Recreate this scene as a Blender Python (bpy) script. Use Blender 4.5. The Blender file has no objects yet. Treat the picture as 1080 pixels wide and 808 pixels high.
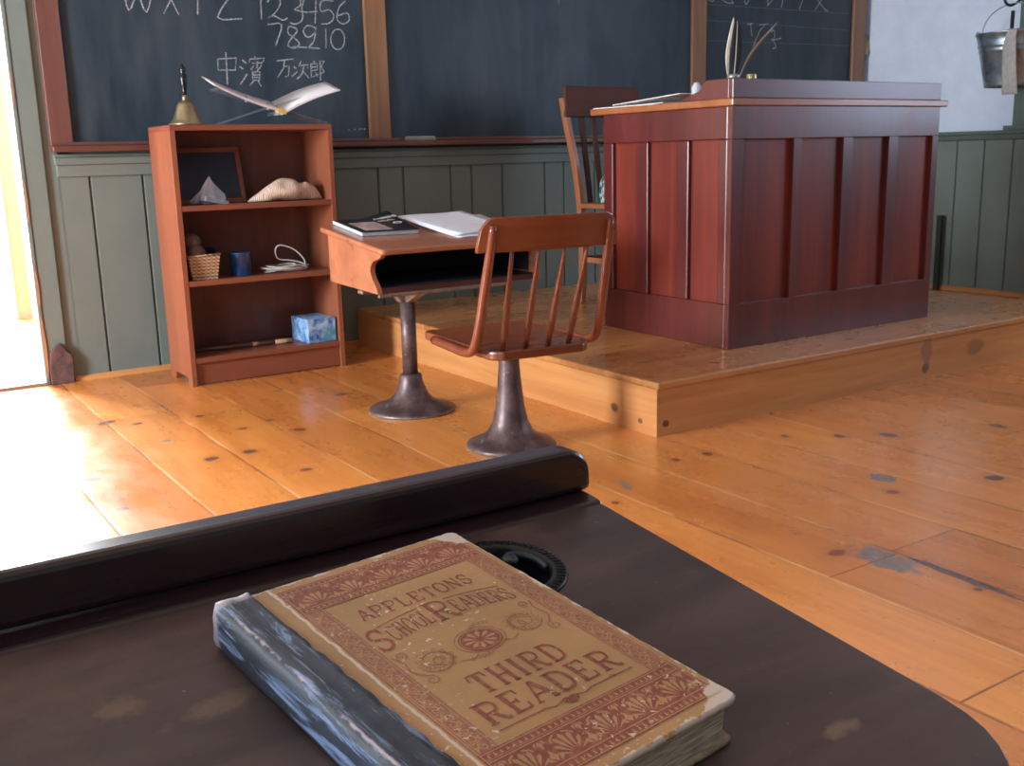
import bpy, math, random
from mathutils import Vector, Matrix, noise
R = math.radians
random.seed(7)
sc = bpy.context.scene
col = sc.collection

# ------------------------------------------------------------------ camera
YAW, PITCH, ROLL, FPX, HC = R(33.07), R(12.37), R(-1.451), 1096.0, 0.84
fw = Vector((math.sin(YAW)*math.cos(PITCH), math.cos(YAW)*math.cos(PITCH), -math.sin(PITCH)))
rt = Vector((math.cos(YAW), -math.sin(YAW), 0)); up = rt.cross(fw)
r2 = math.cos(ROLL)*rt + math.sin(ROLL)*up
u2 = -math.sin(ROLL)*rt + math.cos(ROLL)*up
cam_d = bpy.data.cameras.new('camera'); cam = bpy.data.objects.new('camera', cam_d); col.objects.link(cam)
cam.matrix_world = Matrix(((r2.x, u2.x, -fw.x, 0), (r2.y, u2.y, -fw.y, 0), (r2.z, u2.z, -fw.z, HC), (0, 0, 0, 1)))
cam_d.sensor_fit = 'HORIZONTAL'; cam_d.sensor_width = 36.0; cam_d.lens = 36.0*FPX/1080.0
cam_d.clip_start = 0.02; cam_d.clip_end = 100
cam_d.dof.use_dof = True; cam_d.dof.focus_distance = 0.62; cam_d.dof.aperture_fstop = 64.0
sc.camera = cam

# ------------------------------------------------------------------ world, lights, exposure
sc.view_settings.view_transform = 'Standard'; sc.view_settings.look = 'None'
sc.view_settings.gamma = 1.0; sc.view_settings.use_curve_mapping = False
sc.view_settings.exposure = 0.13
w = bpy.data.worlds.new('sky'); sc.world = w; w.use_nodes = True
bg = w.node_tree.nodes['Background']; bg.inputs[0].default_value = (0.80, 0.90, 1.0, 1); bg.inputs[1].default_value = 3.2
sc.cycles.use_denoising = True
sc.cycles.max_bounces = 8; sc.cycles.diffuse_bounces = 5; sc.cycles.sample_clamp_indirect = 6.0

def area(name, loc, direction, sx, sy, power, color, spread=180):
    d = bpy.data.lights.new(name, 'AREA'); d.shape = 'RECTANGLE'; d.size = sx; d.size_y = sy
    d.energy = power; d.color = color; d.spread = R(spread)
    o = bpy.data.objects.new(name, d); col.objects.link(o); o.location = loc
    o.rotation_euler = Vector(direction).to_track_quat('-Z', 'Y').to_euler()
    return o
# daylight through the windows of the left wall, the open hall door and the rear windows
area('window_daylight_front', (-2.45, 2.84, 1.25), (1, -0.04, -0.05), 0.85, 1.1, 240, (0.84, 0.92, 1.0))
area('window_daylight_rear', (-2.45, -0.6, 1.65), (1, 0.2, -0.12), 0.9, 1.5, 26, (0.58, 0.74, 1.0))
area('window_daylight_right', (5.44, 0.95, 1.72), (-1, 0.0, -0.05), 1.1, 1.5, 34, (0.60, 0.75, 1.0))
area('hall_door_daylight', (0.35, 6.5, 1.25), (0.10, -1, -0.25), 0.9, 2.1, 650, (0.93, 0.97, 1.0))

# ------------------------------------------------------------------ mesh helpers
class MB:
    def __init__(s): s.v = []; s.f = []; s.sm = []
    def add(s, vs, fs, smooth=False, M=None):
        b = len(s.v)
        s.v += [tuple(M @ Vector(p)) if M else tuple(p) for p in vs]
        for f in fs: s.f.append([b+i for i in f]); s.sm.append(smooth)
        return s
    def box(s, x0, x1, y0, y1, z0, z1, M=None):
        vs = [(x, y, z) for z in (z0, z1) for y in (y0, y1) for x in (x0, x1)]
        return s.add(vs, [(0, 2, 3, 1), (4, 5, 7, 6), (0, 1, 5, 4), (2, 6, 7, 3), (0, 4, 6, 2), (1, 3, 7, 5)], False, M)
    def prism(s, poly, a, b, axis='z', M=None, smooth=False):
        n = len(poly)
        if axis == 'z': P = [(x, y, a) for x, y in poly]+[(x, y, b) for x, y in poly]
        elif axis == 'y': P = [(x, a, y) for x, y in poly]+[(x, b, y) for x, y in poly]
        else: P = [(a, x, y) for x, y in poly]+[(b, x, y) for x, y in poly]
        bb = len(s.v); s.v += [tuple(M @ Vector(p)) if M else p for p in P]
        s.f.append([bb+i for i in range(n)][::-1]); s.sm.append(False)
        s.f.append([bb+n+i for i in range(n)]); s.sm.append(False)
        for i in range(n):
            j = (i+1) % n; s.f.append([bb+i, bb+j, bb+n+j, bb+n+i]); s.sm.append(smooth)
        return s
    def lathe(s, prof, n=32, M=None, cx=0, cy=0, cap=True):
        vs = []; fs = []
        for r, z in prof:
            for k in range(n):
                a = 2*math.pi*k/n; vs.append((cx+r*math.cos(a), cy+r*math.sin(a), z))
        for i in range(len(prof)-1):
            for k in range(n):
                k2 = (k+1) % n; fs.append((i*n+k, i*n+k2, (i+1)*n+k2, (i+1)*n+k))
        s.add(vs, fs, True, M)
        if cap and prof[0][0] > 1e-5: s.f.append([len(s.v)-len(vs)+k for k in range(n)][::-1]); s.sm.append(False)
        if cap and prof[-1][0] > 1e-5: s.f.append([len(s.v)-n+k for k in range(n)]); s.sm.append(False)
        return s
    def tube(s, pts, rad, n=10, flat=1.0, M=None, cap=True):
        pts = [Vector(p) for p in pts]; m = len(pts)
        rs = rad if isinstance(rad, (list, tuple)) else [rad]*m
        t0 = (pts[1]-pts[0]).normalized()
        ref = Vector((0, 0, 1)) if abs(t0.z) < 0.9 else Vector((0, 1, 0))
        a = t0.cross(ref).normalized(); vs = []
        for i, p in enumerate(pts):
            t = (pts[min(i+1, m-1)]-pts[max(i-1, 0)]).normalized()
            a = (a-t*a.dot(t)).normalized(); b = t.cross(a)
            for k in range(n):
                g = 2*math.pi*k/n; vs.append(tuple(p+a*rs[i]*math.cos(g)+b*rs[i]*flat*math.sin(g)))
        fs = [(i*n+k, i*n+(k+1) % n, (i+1)*n+(k+1) % n, (i+1)*n+k) for i in range(m-1) for k in range(n)]
        s.add(vs, fs, True, M)
        if cap:
            b0 = len(s.v)-len(vs)
            s.f.append([b0+k for k in range(n)][::-1]); s.sm.append(False)
            s.f.append([b0+(m-1)*n+k for k in range(n)]); s.sm.append(False)
        return s
    def ribbon(s, pts, wd, z=0.0, ax='xy'):
        # flat stroke in a plane
        P = [Vector((p[0], p[1])) for p in pts]; m = len(P); L = []; Rr = []
        ws = wd if isinstance(wd, (list, tuple)) else [wd]*m
        for i in range(m):
            d = (P[min(i+1, m-1)]-P[max(i-1, 0)])
            if d.length < 1e-9: d = Vector((1, 0))
            d.normalize(); nn = Vector((-d.y, d.x))*ws[i]*0.5
            L.append(P[i]+nn); Rr.append(P[i]-nn)
        vs = [(p.x, p.y, z) for p in L]+[(p.x, p.y, z) for p in Rr]
        if ax == 'xz': vs = [(a, z, b) for a, b, _ in vs]
        fs = [(m+i, m+i+1, i+1, i) for i in range(m-1)]
        return s.add(vs, fs)
    def poly(s, pts, z=0.0):
        return s.add([(p[0], p[1], z) for p in pts], [tuple(range(len(pts)))])
    def build(s, name, mat, parent=None, bevel=0, seg=2, subsurf=0, loc=None, autosmooth=False):
        me = bpy.data.meshes.new(name); me.from_pydata(s.v, [], s.f); me.validate()
        me.polygons.foreach_set('use_smooth', s.sm if len(s.sm) == len(me.polygons) else [False]*len(me.polygons))
        me.materials.append(mat); me.update()
        o = bpy.data.objects.new(name, me); col.objects.link(o)
        if parent: o.parent = parent
        if loc: o.location = loc
        if bevel:
            b = o.modifiers.new('bevel', 'BEVEL'); b.width = bevel; b.segments = seg; b.limit_method = 'ANGLE'; b.angle_limit = R(40)
        if subsurf:
            b = o.modifiers.new('sub', 'SUBSURF'); b.levels = subsurf; b.render_levels = subsurf
        return o

def thing(name, label, cat, loc=(0, 0, 0), rz=0, group=None):
    o = bpy.data.objects.new(name, None); col.objects.link(o); o.location = loc; o.rotation_euler = (0, 0, rz)
    return tag(o, label, cat, group)
def tag(o, label, cat, group=None):
    o['label'] = label; o['category'] = cat
    if group: o['group'] = group
    return o
def struct(o): o['kind'] = 'structure'; return o
def lab(o, label): o['label'] = label; return o
def bez(p0, p1, p2, p3, n=10):
    out = []
    for i in range(n+1):
        t = i/n; u = 1-t
        out.append(tuple(u**3*a+3*u*u*t*b+3*u*t*t*c+t**3*d for a, b, c, d in zip(p0, p1, p2, p3)))
    return out
def smoothpath(pts, n=6):
    # Catmull-Rom
    P = [Vector(p) for p in pts]; P = [P[0]*2-P[1]]+P+[P[-1]*2-P[-2]]; out = []
    for i in range(1, len(P)-2):
        for k in range(n):
            t = k/n
            out.append(0.5*((2*P[i])+(P[i+1]-P[i-1])*t+(2*P[i-1]-5*P[i]+4*P[i+1]-P[i+2])*t*t+(3*P[i]-P[i-1]-3*P[i+1]+P[i+2])*t**3))
    out.append(P[-2]); return out

# ------------------------------------------------------------------ material helpers
class NT:
    def __init__(s, name, rough=0.5, spec=0.5, metal=0.0, coat=0.0, coat_rough=0.1):
        s.m = bpy.data.materials.new(name); s.m.use_nodes = True; s.t = s.m.node_tree
        s.b = s.t.nodes['Principled BSDF']
        s.b.inputs['Roughness'].default_value = rough; s.b.inputs['Specular IOR Level'].default_value = spec
        s.b.inputs['Metallic'].default_value = metal; s.b.inputs['Coat Weight'].default_value = coat
        s.b.inputs['Coat Roughness'].default_value = coat_rough
    def n(s, typ, ins=None, **kw):
        nd = s.t.nodes.new('ShaderNode'+typ)
        for k, v in kw.items(): setattr(nd, k, v)
        for k, v in (ins or {}).items():
            if isinstance(v, bpy.types.NodeSocket): s.t.links.new(v, nd.inputs[k])
            else: nd.inputs[k].default_value = v
        return nd
    def link(s, a, b): s.t.links.new(a, b)
    def obj(s): return s.n('TexCoord').outputs['Object']
    def mp(s, vec, scale=(1, 1, 1), loc=(0, 0, 0), rot=(0, 0, 0)):
        return s.n('Mapping', {'Vector': vec, 'Scale': scale, 'Location': loc, 'Rotation': rot}).outputs[0]
    def noise(s, vec, scale, detail=3, rough=0.55, dist=0.0):
        return s.n('TexNoise', {'Vector': vec, 'Scale': scale, 'Detail': detail, 'Roughness': rough, 'Distortion': dist}).outputs['Fac']
    def math(s, op, a, b=0.0, c=0.0, clamp=False):
        nd = s.n('Math', operation=op, use_clamp=clamp)
        for i, v in enumerate((a, b, c)):
            if isinstance(v, bpy.types.NodeSocket): s.t.links.new(v, nd.inputs[i])
            else: nd.inputs[i].default_value = v
        return nd.outputs[0]
    def mr(s, v, a, b, c=0.0, d=1.0, smooth=False):
        nd = s.n('MapRange', {'Value': v, 'From Min': a, 'From Max': b, 'To Min': c, 'To Max': d})
        if smooth: nd.interpolation_type = 'SMOOTHSTEP'
        return nd.outputs[0]
    def mix(s, f, a, b, mode='MIX'):
        nd = s.n('Mix', data_type='RGBA', blend_type=mode)
        for k, v in ((0, f), (6, a), (7, b)):
            if isinstance(v, bpy.types.NodeSocket): s.t.links.new(v, nd.inputs[k])
            elif k: nd.inputs[k].default_value = tuple(v)+(1,) if len(v) == 3 else v
            else: nd.inputs[k].default_value = v
        return nd.outputs[2]
    def sep(s, v): return s.n('SeparateXYZ', {0: v}).outputs
    def bump(s, h, strength=0.2, dist=0.002):
        s.link(s.n('Bump', {'Height': h, 'Strength': strength, 'Distance': dist}).outputs[0], s.b.inputs['Normal'])
    def color(s, c):
        if isinstance(c, bpy.types.NodeSocket): s.link(c, s.b.inputs['Base Color'])
        else: s.b.inputs['Base Color'].default_value = tuple(c)+(1,)
    def rough(s, v): s.link(v, s.b.inputs['Roughness'])

def wood(name, dark, light, axis='z', rough=0.38, freq=14, coat=0.3, wear=None, contrast=1.0, spec=0.5, coat_rough=0.15, bump=0.08):
    k = NT(name, rough, spec, coat=coat, coat_rough=coat_rough); v = k.obj()
    sc3 = {'x': (0.06, 1, 1), 'y': (1, 0.06, 1), 'z': (1, 1, 0.06)}[axis]
    q = k.mp(v, sc3)
    a = k.noise(q, freq, 4, 0.6, 0.6); b = k.noise(q, freq*5, 3, 0.6); c = k.noise(v, 2.5, 2)
    f = k.math('ADD', k.math('MULTIPLY', a, 0.62), k.math('ADD', k.math('MULTIPLY', b, 0.23), k.math('MULTIPLY', c, 0.15)))
    f = k.mr(f, 0.5-0.2/contrast, 0.5+0.2/contrast)
    cc = k.mix(f, dark, light)
    if wear:
        wm = k.mr(k.noise(v, wear[0], 5, 0.7), wear[1], wear[1]+0.04)
        cc = k.mix(wm, cc, wear[2])
    k.color(cc); k.rough(k.mr(a, 0.2, 0.8, rough-0.06, rough+0.1)); k.bump(b, bump, 0.002)
    return k.m
def plain(name, c, rough=0.6, metal=0.0, var=0.12, scale=20, spec=0.5, bump=0.0, c2=None, coat=0.0):
    k = NT(name, rough, spec, metal, coat); v = k.obj()
    f = k.noise(v, scale, 4, 0.6)
    c2 = c2 or tuple(x*(1-var*2) for x in c)
    k.color(k.mix(k.mr(f, 0.35, 0.65), c2, c))
    if bump: k.bump(f, bump, 0.003)
    return k.m

# planked pine: floor (boards along Y) and platform (boards along X)
def pine_floor(name, along, width, off, period, knots, seed, base=((0.57, 0.185, 0.038), (0.76, 0.29, 0.068)), joint=None):
    k = NT(name, 0.3, 0.5, coat=0.35, coat_rough=0.16); v = k.obj(); s = k.sep(v)
    a, b = (s[0], s[1]) if along == 'y' else (s[1], s[0])
    t = k.math('DIVIDE', k.math('SUBTRACT', a, off), width)
    idn = k.math('FLOOR', t); fr = k.math('FRACT', t)
    rnd = k.n('TexWhiteNoise', {'W': k.math('ADD', idn, seed)}, noise_dimensions='1D').outputs['Value']
    tb = k.math('ADD', k.math('DIVIDE', b, period), k.math('MULTIPLY', rnd, 7.13))
    idb = k.math('FLOOR', tb); fb = k.math('FRACT', tb)
    rn2 = k.n('TexWhiteNoise', {'W': k.math('ADD', k.math('MULTIPLY', idn, 13.7), k.math('ADD', idb, seed*3))}, noise_dimensions='1D').outputs['Value']
    comb = k.n('CombineXYZ', {0: k.math('ADD', a, k.math('MULTIPLY', rn2, 11.0)), 1: k.math('MULTIPLY', b, 0.09), 2: rn2}).outputs[0]
    g1 = k.noise(comb, 16, 4, 0.6, 0.9); g2 = k.noise(comb, 70, 3, 0.6)
    g3 = k.noise(v, 1.7, 2)
    f = k.math('ADD', k.math('MULTIPLY', g1, 0.5), k.math('ADD', k.math('MULTIPLY', g2, 0.2), k.math('MULTIPLY', g3, 0.3)))
    c = k.mix(k.mr(f, 0.36, 0.64), base[0], base[1])
    tint = k.mix(rn2, (0.80, 0.72, 0.66), (1.10, 1.12, 1.1)); c = k.mix(1.0, c, tint, 'MULTIPLY')
    # scuffed whitish wear
    wv = k.mp(v, (1, 0.45, 1)) if along == 'y' else k.mp(v, (0.45, 1, 1))
    wr = k.mr(k.noise(wv, 9, 6, 0.72), 0.64, 0.78, 0, 0.14)
    c = k.mix(wr, c, (0.62, 0.42, 0.30))
    # knots
    nz = k.noise(v, 26, 3); nz2 = k.noise(v, 60, 2)
    for (kx, ky, rx, ry, ang, kc) in knots:
        q = k.n('Mapping', {'Vector': v, 'Location': (kx, ky, 0), 'Rotation': (0, 0, R(ang)), 'Scale': (rx, ry, 1)}, vector_type='TEXTURE').outputs[0]
        sq = k.sep(q); d = k.math('SQRT', k.math('ADD', k.math('MULTIPLY', sq[0], sq[0]), k.math('MULTIPLY', sq[1], sq[1])))
        d = k.math('ADD', d, k.math('MULTIPLY', k.math('SUBTRACT', nz, 0.5), 1.5))
        m = k.mr(d, 1.15, 0.75, 0, 1, True)
        kk = {'d': ((0.055, 0.03, 0.035), (0.16, 0.075, 0.06)), 'r': ((0.16, 0.025, 0.012), (0.34, 0.07, 0.02)), 'g': ((0.17, 0.135, 0.12), (0.27, 0.20, 0.16)), 's': ((0.30, 0.10, 0.03), (0.40, 0.15, 0.04))}[kc]
        c = k.mix(k.math('MULTIPLY', m, 0.92), c, k.mix(nz2, *kk))
        if kc in 'dr':  # darker grain flowing round the knot
            h = k.mr(d, 2.6, 1.1, 0, 0.35, True); c = k.mix(k.math('MULTIPLY', h, k.math('SUBTRACT', 1.0, m)), c, (0.42, 0.14, 0.03))
    # seams
    e = k.math('MINIMUM', fr, k.math('SUBTRACT', 1.0, fr)); sm = k.mr(e, 0.004/width*0.5, 0.006/width, 1, 0)
    eb = k.math('MINIMUM', fb, k.math('SUBTRACT', 1.0, fb)); sb = k.mr(eb, 0.0012/period, 0.002/period, 1, 0)
    if joint: 
        jm = k.math('MULTIPLY', k.mr(k.math('ABSOLUTE', k.math('SUBTRACT', b, joint[1])), 0.0015, 0.003, 1, 0), k.math('COMPARE', idn, float(joint[0]), 0.1)); sb = k.math('MAXIMUM', sb, jm)
    side = k.mr(k.noise(v, 3.0, 2), 0.42, 0.58)
    seamc = k.mix(side, (0.20, 0.07, 0.025), (0.86, 0.50, 0.22))
    c = k.mix(k.math('MULTIPLY', sm, 0.55), c, seamc)
    c = k.mix(k.math('MULTIPLY', sb, 0.75), c, (0.14, 0.05, 0.025))
    k.color(c); k.rough(k.mr(k.noise(wv, 7, 5, 0.65), 0.3, 0.75, 0.20, 0.42))
    hh = k.math('SUBTRACT', k.math('MULTIPLY', g2, 0.25), k.math('MAXIMUM', sm, sb)); k.bump(hh, 0.25, 0.002)
    return k.m

FL = [(1.695, 1.365, .028, .017, 10, 'r'), (1.748, 1.275, .042, .085, -8, 'g'), (1.79, 1.13, .013, .13, -3, 'd'), (1.640, 1.99, .012, .045, -18, 'g'), (1.892, 2.084, .013, .012, 0, 'r'),
      (2.003, 2.068, .014, .02, 0, 'd'), (2.313, 2.066, .012, .014, 0, 'd'), (2.437, 1.968, .016, .02, 0, 'd'), (2.559, 1.884, .022, .03, 0, 'd'), (2.127, 1.546, .017, .018, 0, 'r'), (2.20, 1.63, .03, .05, 0, 'g'),
      (2.419, 1.465, .024, .024, 0, 'd'), (1.762, 1.079, .010, .01, 0, 'd'), (0.70, 3.565, .035, .024, 20, 'd'), (0.782, 3.483, .018, .014, 0, 'd'), (0.849, 2.914, .024, .024, 0, 'd'), (0.968, 2.92, .02, .022, 0, 'd'),
      (0.979, 3.455, .016, .013, 0, 'd'), (1.041, 3.197, .014, .012, 0, 'd'), (1.183, 3.068, .018, .02, 0, 'r'), (1.061, 3.457, .012, .01, 0, 's'), (1.339, 3.664, .02, .014, 0, 'g'), (1.153, 3.249, .013, .012, 0, 'd'),
      (0.527, 2.914, .018, .02, 0, 'd'), (0.448, 2.953, .015, .012, 0, 'd'), (0.53, 2.608, .018, .014, 0, 'd'), (1.53, 1.90, .010, .01, 0, 'r'), (1.03, 2.64, .018, .012, 0, 'd'), (2.9, 1.75, .02, .03, 0, 'd'), (2.65, 1.35, .02, .02, 0, 'r'), (1.50, 3.45, .03, .02, 0, 'd'), (0.80, 3.20, .014, .012, 0, 'g')]
PL = [(2.175, 2.727, .040, .030, 0, 'r'), (2.175, 2.727, .026, .018, 0, 's'), (3.0, 2.40, .02, .012, 0, 'd'), (2.35, 2.40, .02, .015, 0, 's'), (3.9, 2.45, .02, .014, 0, 'd')]
M = {}
M['floor'] = pine_floor('pine_floorboards', 'y', 0.22, 0.92, 3.7, FL, 5.0, joint=(2, 0.848))
M['platform'] = pine_floor('pine_platform_boards', 'x', 0.24, 2.29, 4.6, PL, 8.0, base=((0.42, 0.17, 0.055), (0.60, 0.27, 0.09)))
def riser(name, knots, axis):
    k = NT(name, 0.42, 0.4, coat=0.15); v = k.obj(); q = k.mp(v, (0.07, 1, 1) if axis == 'x' else (1, 0.07, 1))
    f = k.mr(k.noise(q, 14, 4, 0.6, 0.7), 0.34, 0.66); c = k.mix(f, (0.50, 0.20, 0.06), (0.68, 0.32, 0.11))
    nz = k.noise(v, 30, 2)
    for (p, r3, kc) in knots:
        qq = k.n('Mapping', {'Vector': v, 'Location': p, 'Scale': r3}, vector_type='TEXTURE').outputs[0]
        d = k.math('ADD', k.n('VectorMath', {0: qq}, operation='LENGTH').outputs['Value'], k.math('MULTIPLY', k.math('SUBTRACT', nz, 0.5), 1.2))
        c = k.mix(k.math('MULTIPLY', k.mr(d, 1.3, 0.7, 0, 1, True), 0.85), c, kc)
    k.color(c); k.bump(f, 0.05); return k.m
M['riser_x'] = riser('pine_riser_front', [((2.04, 2.29, .037), (.012, 1, .009), (0.07, .03, .02)), ((3.298, 2.29, .042), (.02, 1, .02), (0.12, .06, .04)), ((3.30, 2.29, .10), (.03, 1, .05), (0.30, .15, .09)), ((3.60, 2.29, .085), (.05, 1, .03), (0.30, .13, .06))], 'x')
M['riser_y'] = riser('pine_riser_side', [((2.005, 2.489, .055), (1, .018, .015), (0.06, .025, .03)), ((2.005, 2.367, .036), (1, .010, .008), (0.10, .04, .03))], 'y')
def paint(name, c, rough=0.55, c2=None, sc_=6):
    k = NT(name, rough, 0.4); v = k.obj(); f = k.noise(v, sc_, 5, 0.6); g = k.noise(k.mp(v, (1, 1, 0.1)), 60, 3)
    k.color(k.mix(k.mr(f, 0.3, 0.7), c2 or tuple(x*0.88 for x in c), c)); k.bump(g, 0.06, 0.002); return k.m
M['green'] = paint('green_paint', (0.185, 0.225, 0.20), 0.5)
M['green_dark'] = paint('green_trim_paint', (0.12, 0.165, 0.14), 0.45)
M['white_wall'] = paint('pale_blue_white_plaster', (0.72, 0.82, 0.96), 0.7)
M['cream'] = paint('cream_paint', (0.42, 0.36, 0.27), 0.6)
M['ceiling'] = paint('ceiling_paint', (0.50, 0.47, 0.43), 0.8)
M['frame_red'] = wood('red_stained_frame_wood', (0.11, 0.042, 0.034), (0.20, 0.085, 0.066), 'z', 0.42, 12)
M['frame_red_x'] = wood('red_stained_ledge_wood', (0.10, 0.035, 0.025), (0.20, 0.075, 0.05), 'x', 0.42, 12)
M['frame_brown'] = wood('brown_post_wood', (0.17, 0.075, 0.03), (0.34, 0.165, 0.07), 'z', 0.42, 9, contrast=1.3)
def board_mat():
    k = NT('chalkboard_slate', 0.42, 0.35); v = k.obj()
    a = k.noise(k.mp(v, (1, 1, 0.45)), 3.2, 5, 0.6, 0.6); b = k.noise(k.mp(v, (1, 1, 0.15)), 22, 3, 0.5)
    f = k.math('ADD', k.math('MULTIPLY', a, 0.75), k.math('MULTIPLY', b, 0.25))
    k.color(k.mix(k.mr(f, 0.38, 0.72), (0.018, 0.034, 0.050), (0.065, 0.085, 0.105))); k.rough(k.mr(b, 0.3, 0.7, 0.38, 0.52)); return k.m
M['slate'] = board_mat()
def chalk():
    k = NT('white_chalk', 0.9, 0.1); v = k.obj(); f = k.noise(v, 180, 3, 0.7)
    k.color(k.mix(k.mr(f, 0.42, 0.6), (0.20, 0.22, 0.24), (0.56, 0.58, 0.60))); return k.m
M['chalk'] = chalk()
M['chalk_faint'] = plain('faint_chalk', (0.17, 0.19, 0.20), 0.9, var=0.2, scale=90)
M['bookcase'] = wood('reddish_bookcase_wood', (0.22, 0.062, 0.030), (0.36, 0.115, 0.052), 'z', 0.45, 10, coat=0.15)
M['bookcase_x'] = wood('reddish_shelf_wood', (0.18, 0.050, 0.027), (0.30, 0.09, 0.045), 'x', 0.45, 10, coat=0.15)
M['tdesk'] = wood('mahogany_frame_wood', (0.060, 0.008, 0.009), (0.16, 0.022, 0.018), 'z', 0.36, 9, coat=0.6, coat_rough=0.24, contrast=1.1)
M['tdesk_panel'] = wood('mahogany_panel_lit_tint', (0.075, 0.008, 0.008), (0.25, 0.034, 0.015), 'z', 0.40, 8, coat=0.1, coat_rough=0.3, contrast=1.1)  # more orange than the frame wood: brighter lit look painted into the colour
M['tdesk_x'] = wood('mahogany_rail_wood', (0.060, 0.008, 0.009), (0.16, 0.022, 0.018), 'x', 0.36, 9, coat=0.6, coat_rough=0.24)
M['tdesk_top'] = wood('orange_brown_desk_top_wood', (0.26, 0.085, 0.03), (0.46, 0.17, 0.06), 'x', 0.32, 10, coat=0.4)
M['tchair'] = wood('brown_chair_wood', (0.22, 0.075, 0.03), (0.42, 0.16, 0.07), 'z', 0.4, 10)
M['tchair_dark'] = wood('dark_chair_wood', (0.05, 0.020, 0.014), (0.11, 0.04, 0.026), 'x', 0.6, 10, coat=0.0, spec=0.3)
M['sdesk'] = wood('student_desk_wood', (0.32, 0.105, 0.048), (0.52, 0.20, 0.10), 'x', 0.3, 9, coat=0.4)
M['sdesk_edge'] = wood('dark_desk_edge_wood', (0.07, 0.018, 0.014), (0.13, 0.038, 0.026), 'z', 0.35, 10)
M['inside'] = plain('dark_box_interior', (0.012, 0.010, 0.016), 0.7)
M['schair'] = wood('student_chair_wood', (0.13, 0.03, 0.014), (0.29, 0.08, 0.028), 'x', 0.27, 9, coat=0.5, coat_rough=0.12)
M['schair_z'] = wood('student_chair_spindle_wood', (0.14, 0.028, 0.014), (0.27, 0.07, 0.028), 'z', 0.28, 12, coat=0.5, coat_rough=0.12)
def iron():
    k = NT('worn_brown_cast_iron', 0.42, 0.5, 0.35); v = k.obj(); a = k.noise(v, 14, 5, 0.65); b = k.noise(v, 60, 3, 0.7)
    c = k.mix(k.mr(a, 0.38, 0.62), (0.075, 0.045, 0.045), (0.17, 0.115, 0.11)); c = k.mix(k.mr(b, 0.64, 0.7, 0, 0.7), c, (0.34, 0.29, 0.27))
    z = k.sep(v)[2]; c = k.mix(k.mr(k.math('ADD', z, k.math('MULTIPLY', b, 0.012)), 0.014, 0.010), c, (0.26, 0.23, 0.21))
    k.color(c); k.bump(b, 0.25, 0.002); return k.m
M['iron'] = iron()
def dark_desk():
    k = NT('old_dark_varnished_desk_wood', 0.40, 0.5, coat=0.12, coat_rough=0.25); v = k.obj(); q = k.mp(v, (0.15, 1, 1))
    a = k.noise(q, 26, 5, 0.65, 0.4); b = k.noise(v, 9, 5, 0.7); s1 = k.noise(v, 240, 2, 0.5)
    c = k.mix(k.mr(a, 0.32, 0.68), (0.036, 0.020, 0.019), (0.092, 0.055, 0.047))
    c = k.mix(k.mr(b, 0.54, 0.72, 0, 0.6), c, (0.17, 0.10, 0.075))
    c = k.mix(k.mr(s1, 0.73, 0.76, 0, 0.6), c, (0.20, 0.17, 0.16))
    for (p, r3, am) in (((.0122, .0557, 0), (.009, .009, 1), .4), ((.049, .036, 0), (.016, .007, 1), .35), ((.2601, -.1079, 0), (.010, .004, 1), .6), ((.080, .010, 0), (.009, .003, 1), .35)):
        qq = k.n('Mapping', {'Vector': v, 'Location': p, 'Scale': r3}, vector_type='TEXTURE').outputs[0]; sx = k.sep(qq)
        d = k.math('SQRT', k.math('ADD', k.math('MULTIPLY', sx[0], sx[0]), k.math('MULTIPLY', sx[1], sx[1])))
        d = k.math('ADD', d, k.math('MULTIPLY', k.math('SUBTRACT', k.noise(v, 60, 4, 0.7), 0.5), 3.0))
        c = k.mix(k.mr(d, 1.2, 0.5, 0, am), c, (0.25, 0.16, 0.10))
    k.color(c); k.rough(k.mr(b, 0.3, 0.7, 0.34, 0.55)); k.bump(a, 0.12, 0.001); return k.m
M['ddesk'] = dark_desk()
M['drail'] = wood('dark_purple_brown_rail_wood', (0.016, 0.006, 0.009), (0.032, 0.012, 0.014), 'x', 0.28, 12, coat=0.5)
M['black_iron'] = plain('black_cast_iron', (0.045, 0.048, 0.05), 0.38, 0.6, 0.3, 60, bump=0.2)
M['black'] = plain('black_paint', (0.008, 0.008, 0.01), 0.6)

# ================================================================== SETTING
YW, XR, XL, YB, ZC = 4.372, 5.50, -2.60, -3.40, 3.30
struct(MB().box(XL-.15, XR+.15, YB-.15, YW+2.4, -0.12, 0).build('floor', M['floor']))
struct(MB().box(XL-.15, XR+.15, YB-.15, YW+.15, ZC, ZC+.1).build('ceiling', M['ceiling']))
DX0, DX1, DZ = -0.25, 0.655, 2.15    # hall doorway
b = MB()
b.box(DX1, 0.79, YW, YW+.12, 0, ZC); b.box(DX0, DX1, YW, YW+.12, DZ, ZC); b.box(XL, DX0, YW, YW+.12, 0, ZC)
b.box(0.79, XR+.15, YW+.03, YW+.12, 0, 0.93)
struct(b.build('wall_back', M['green']))
struct(MB().box(0.79, XR+.15, YW+.02, YW+.12, 0.93, ZC).build('wall_back_plaster', M['white_wall']))
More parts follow.
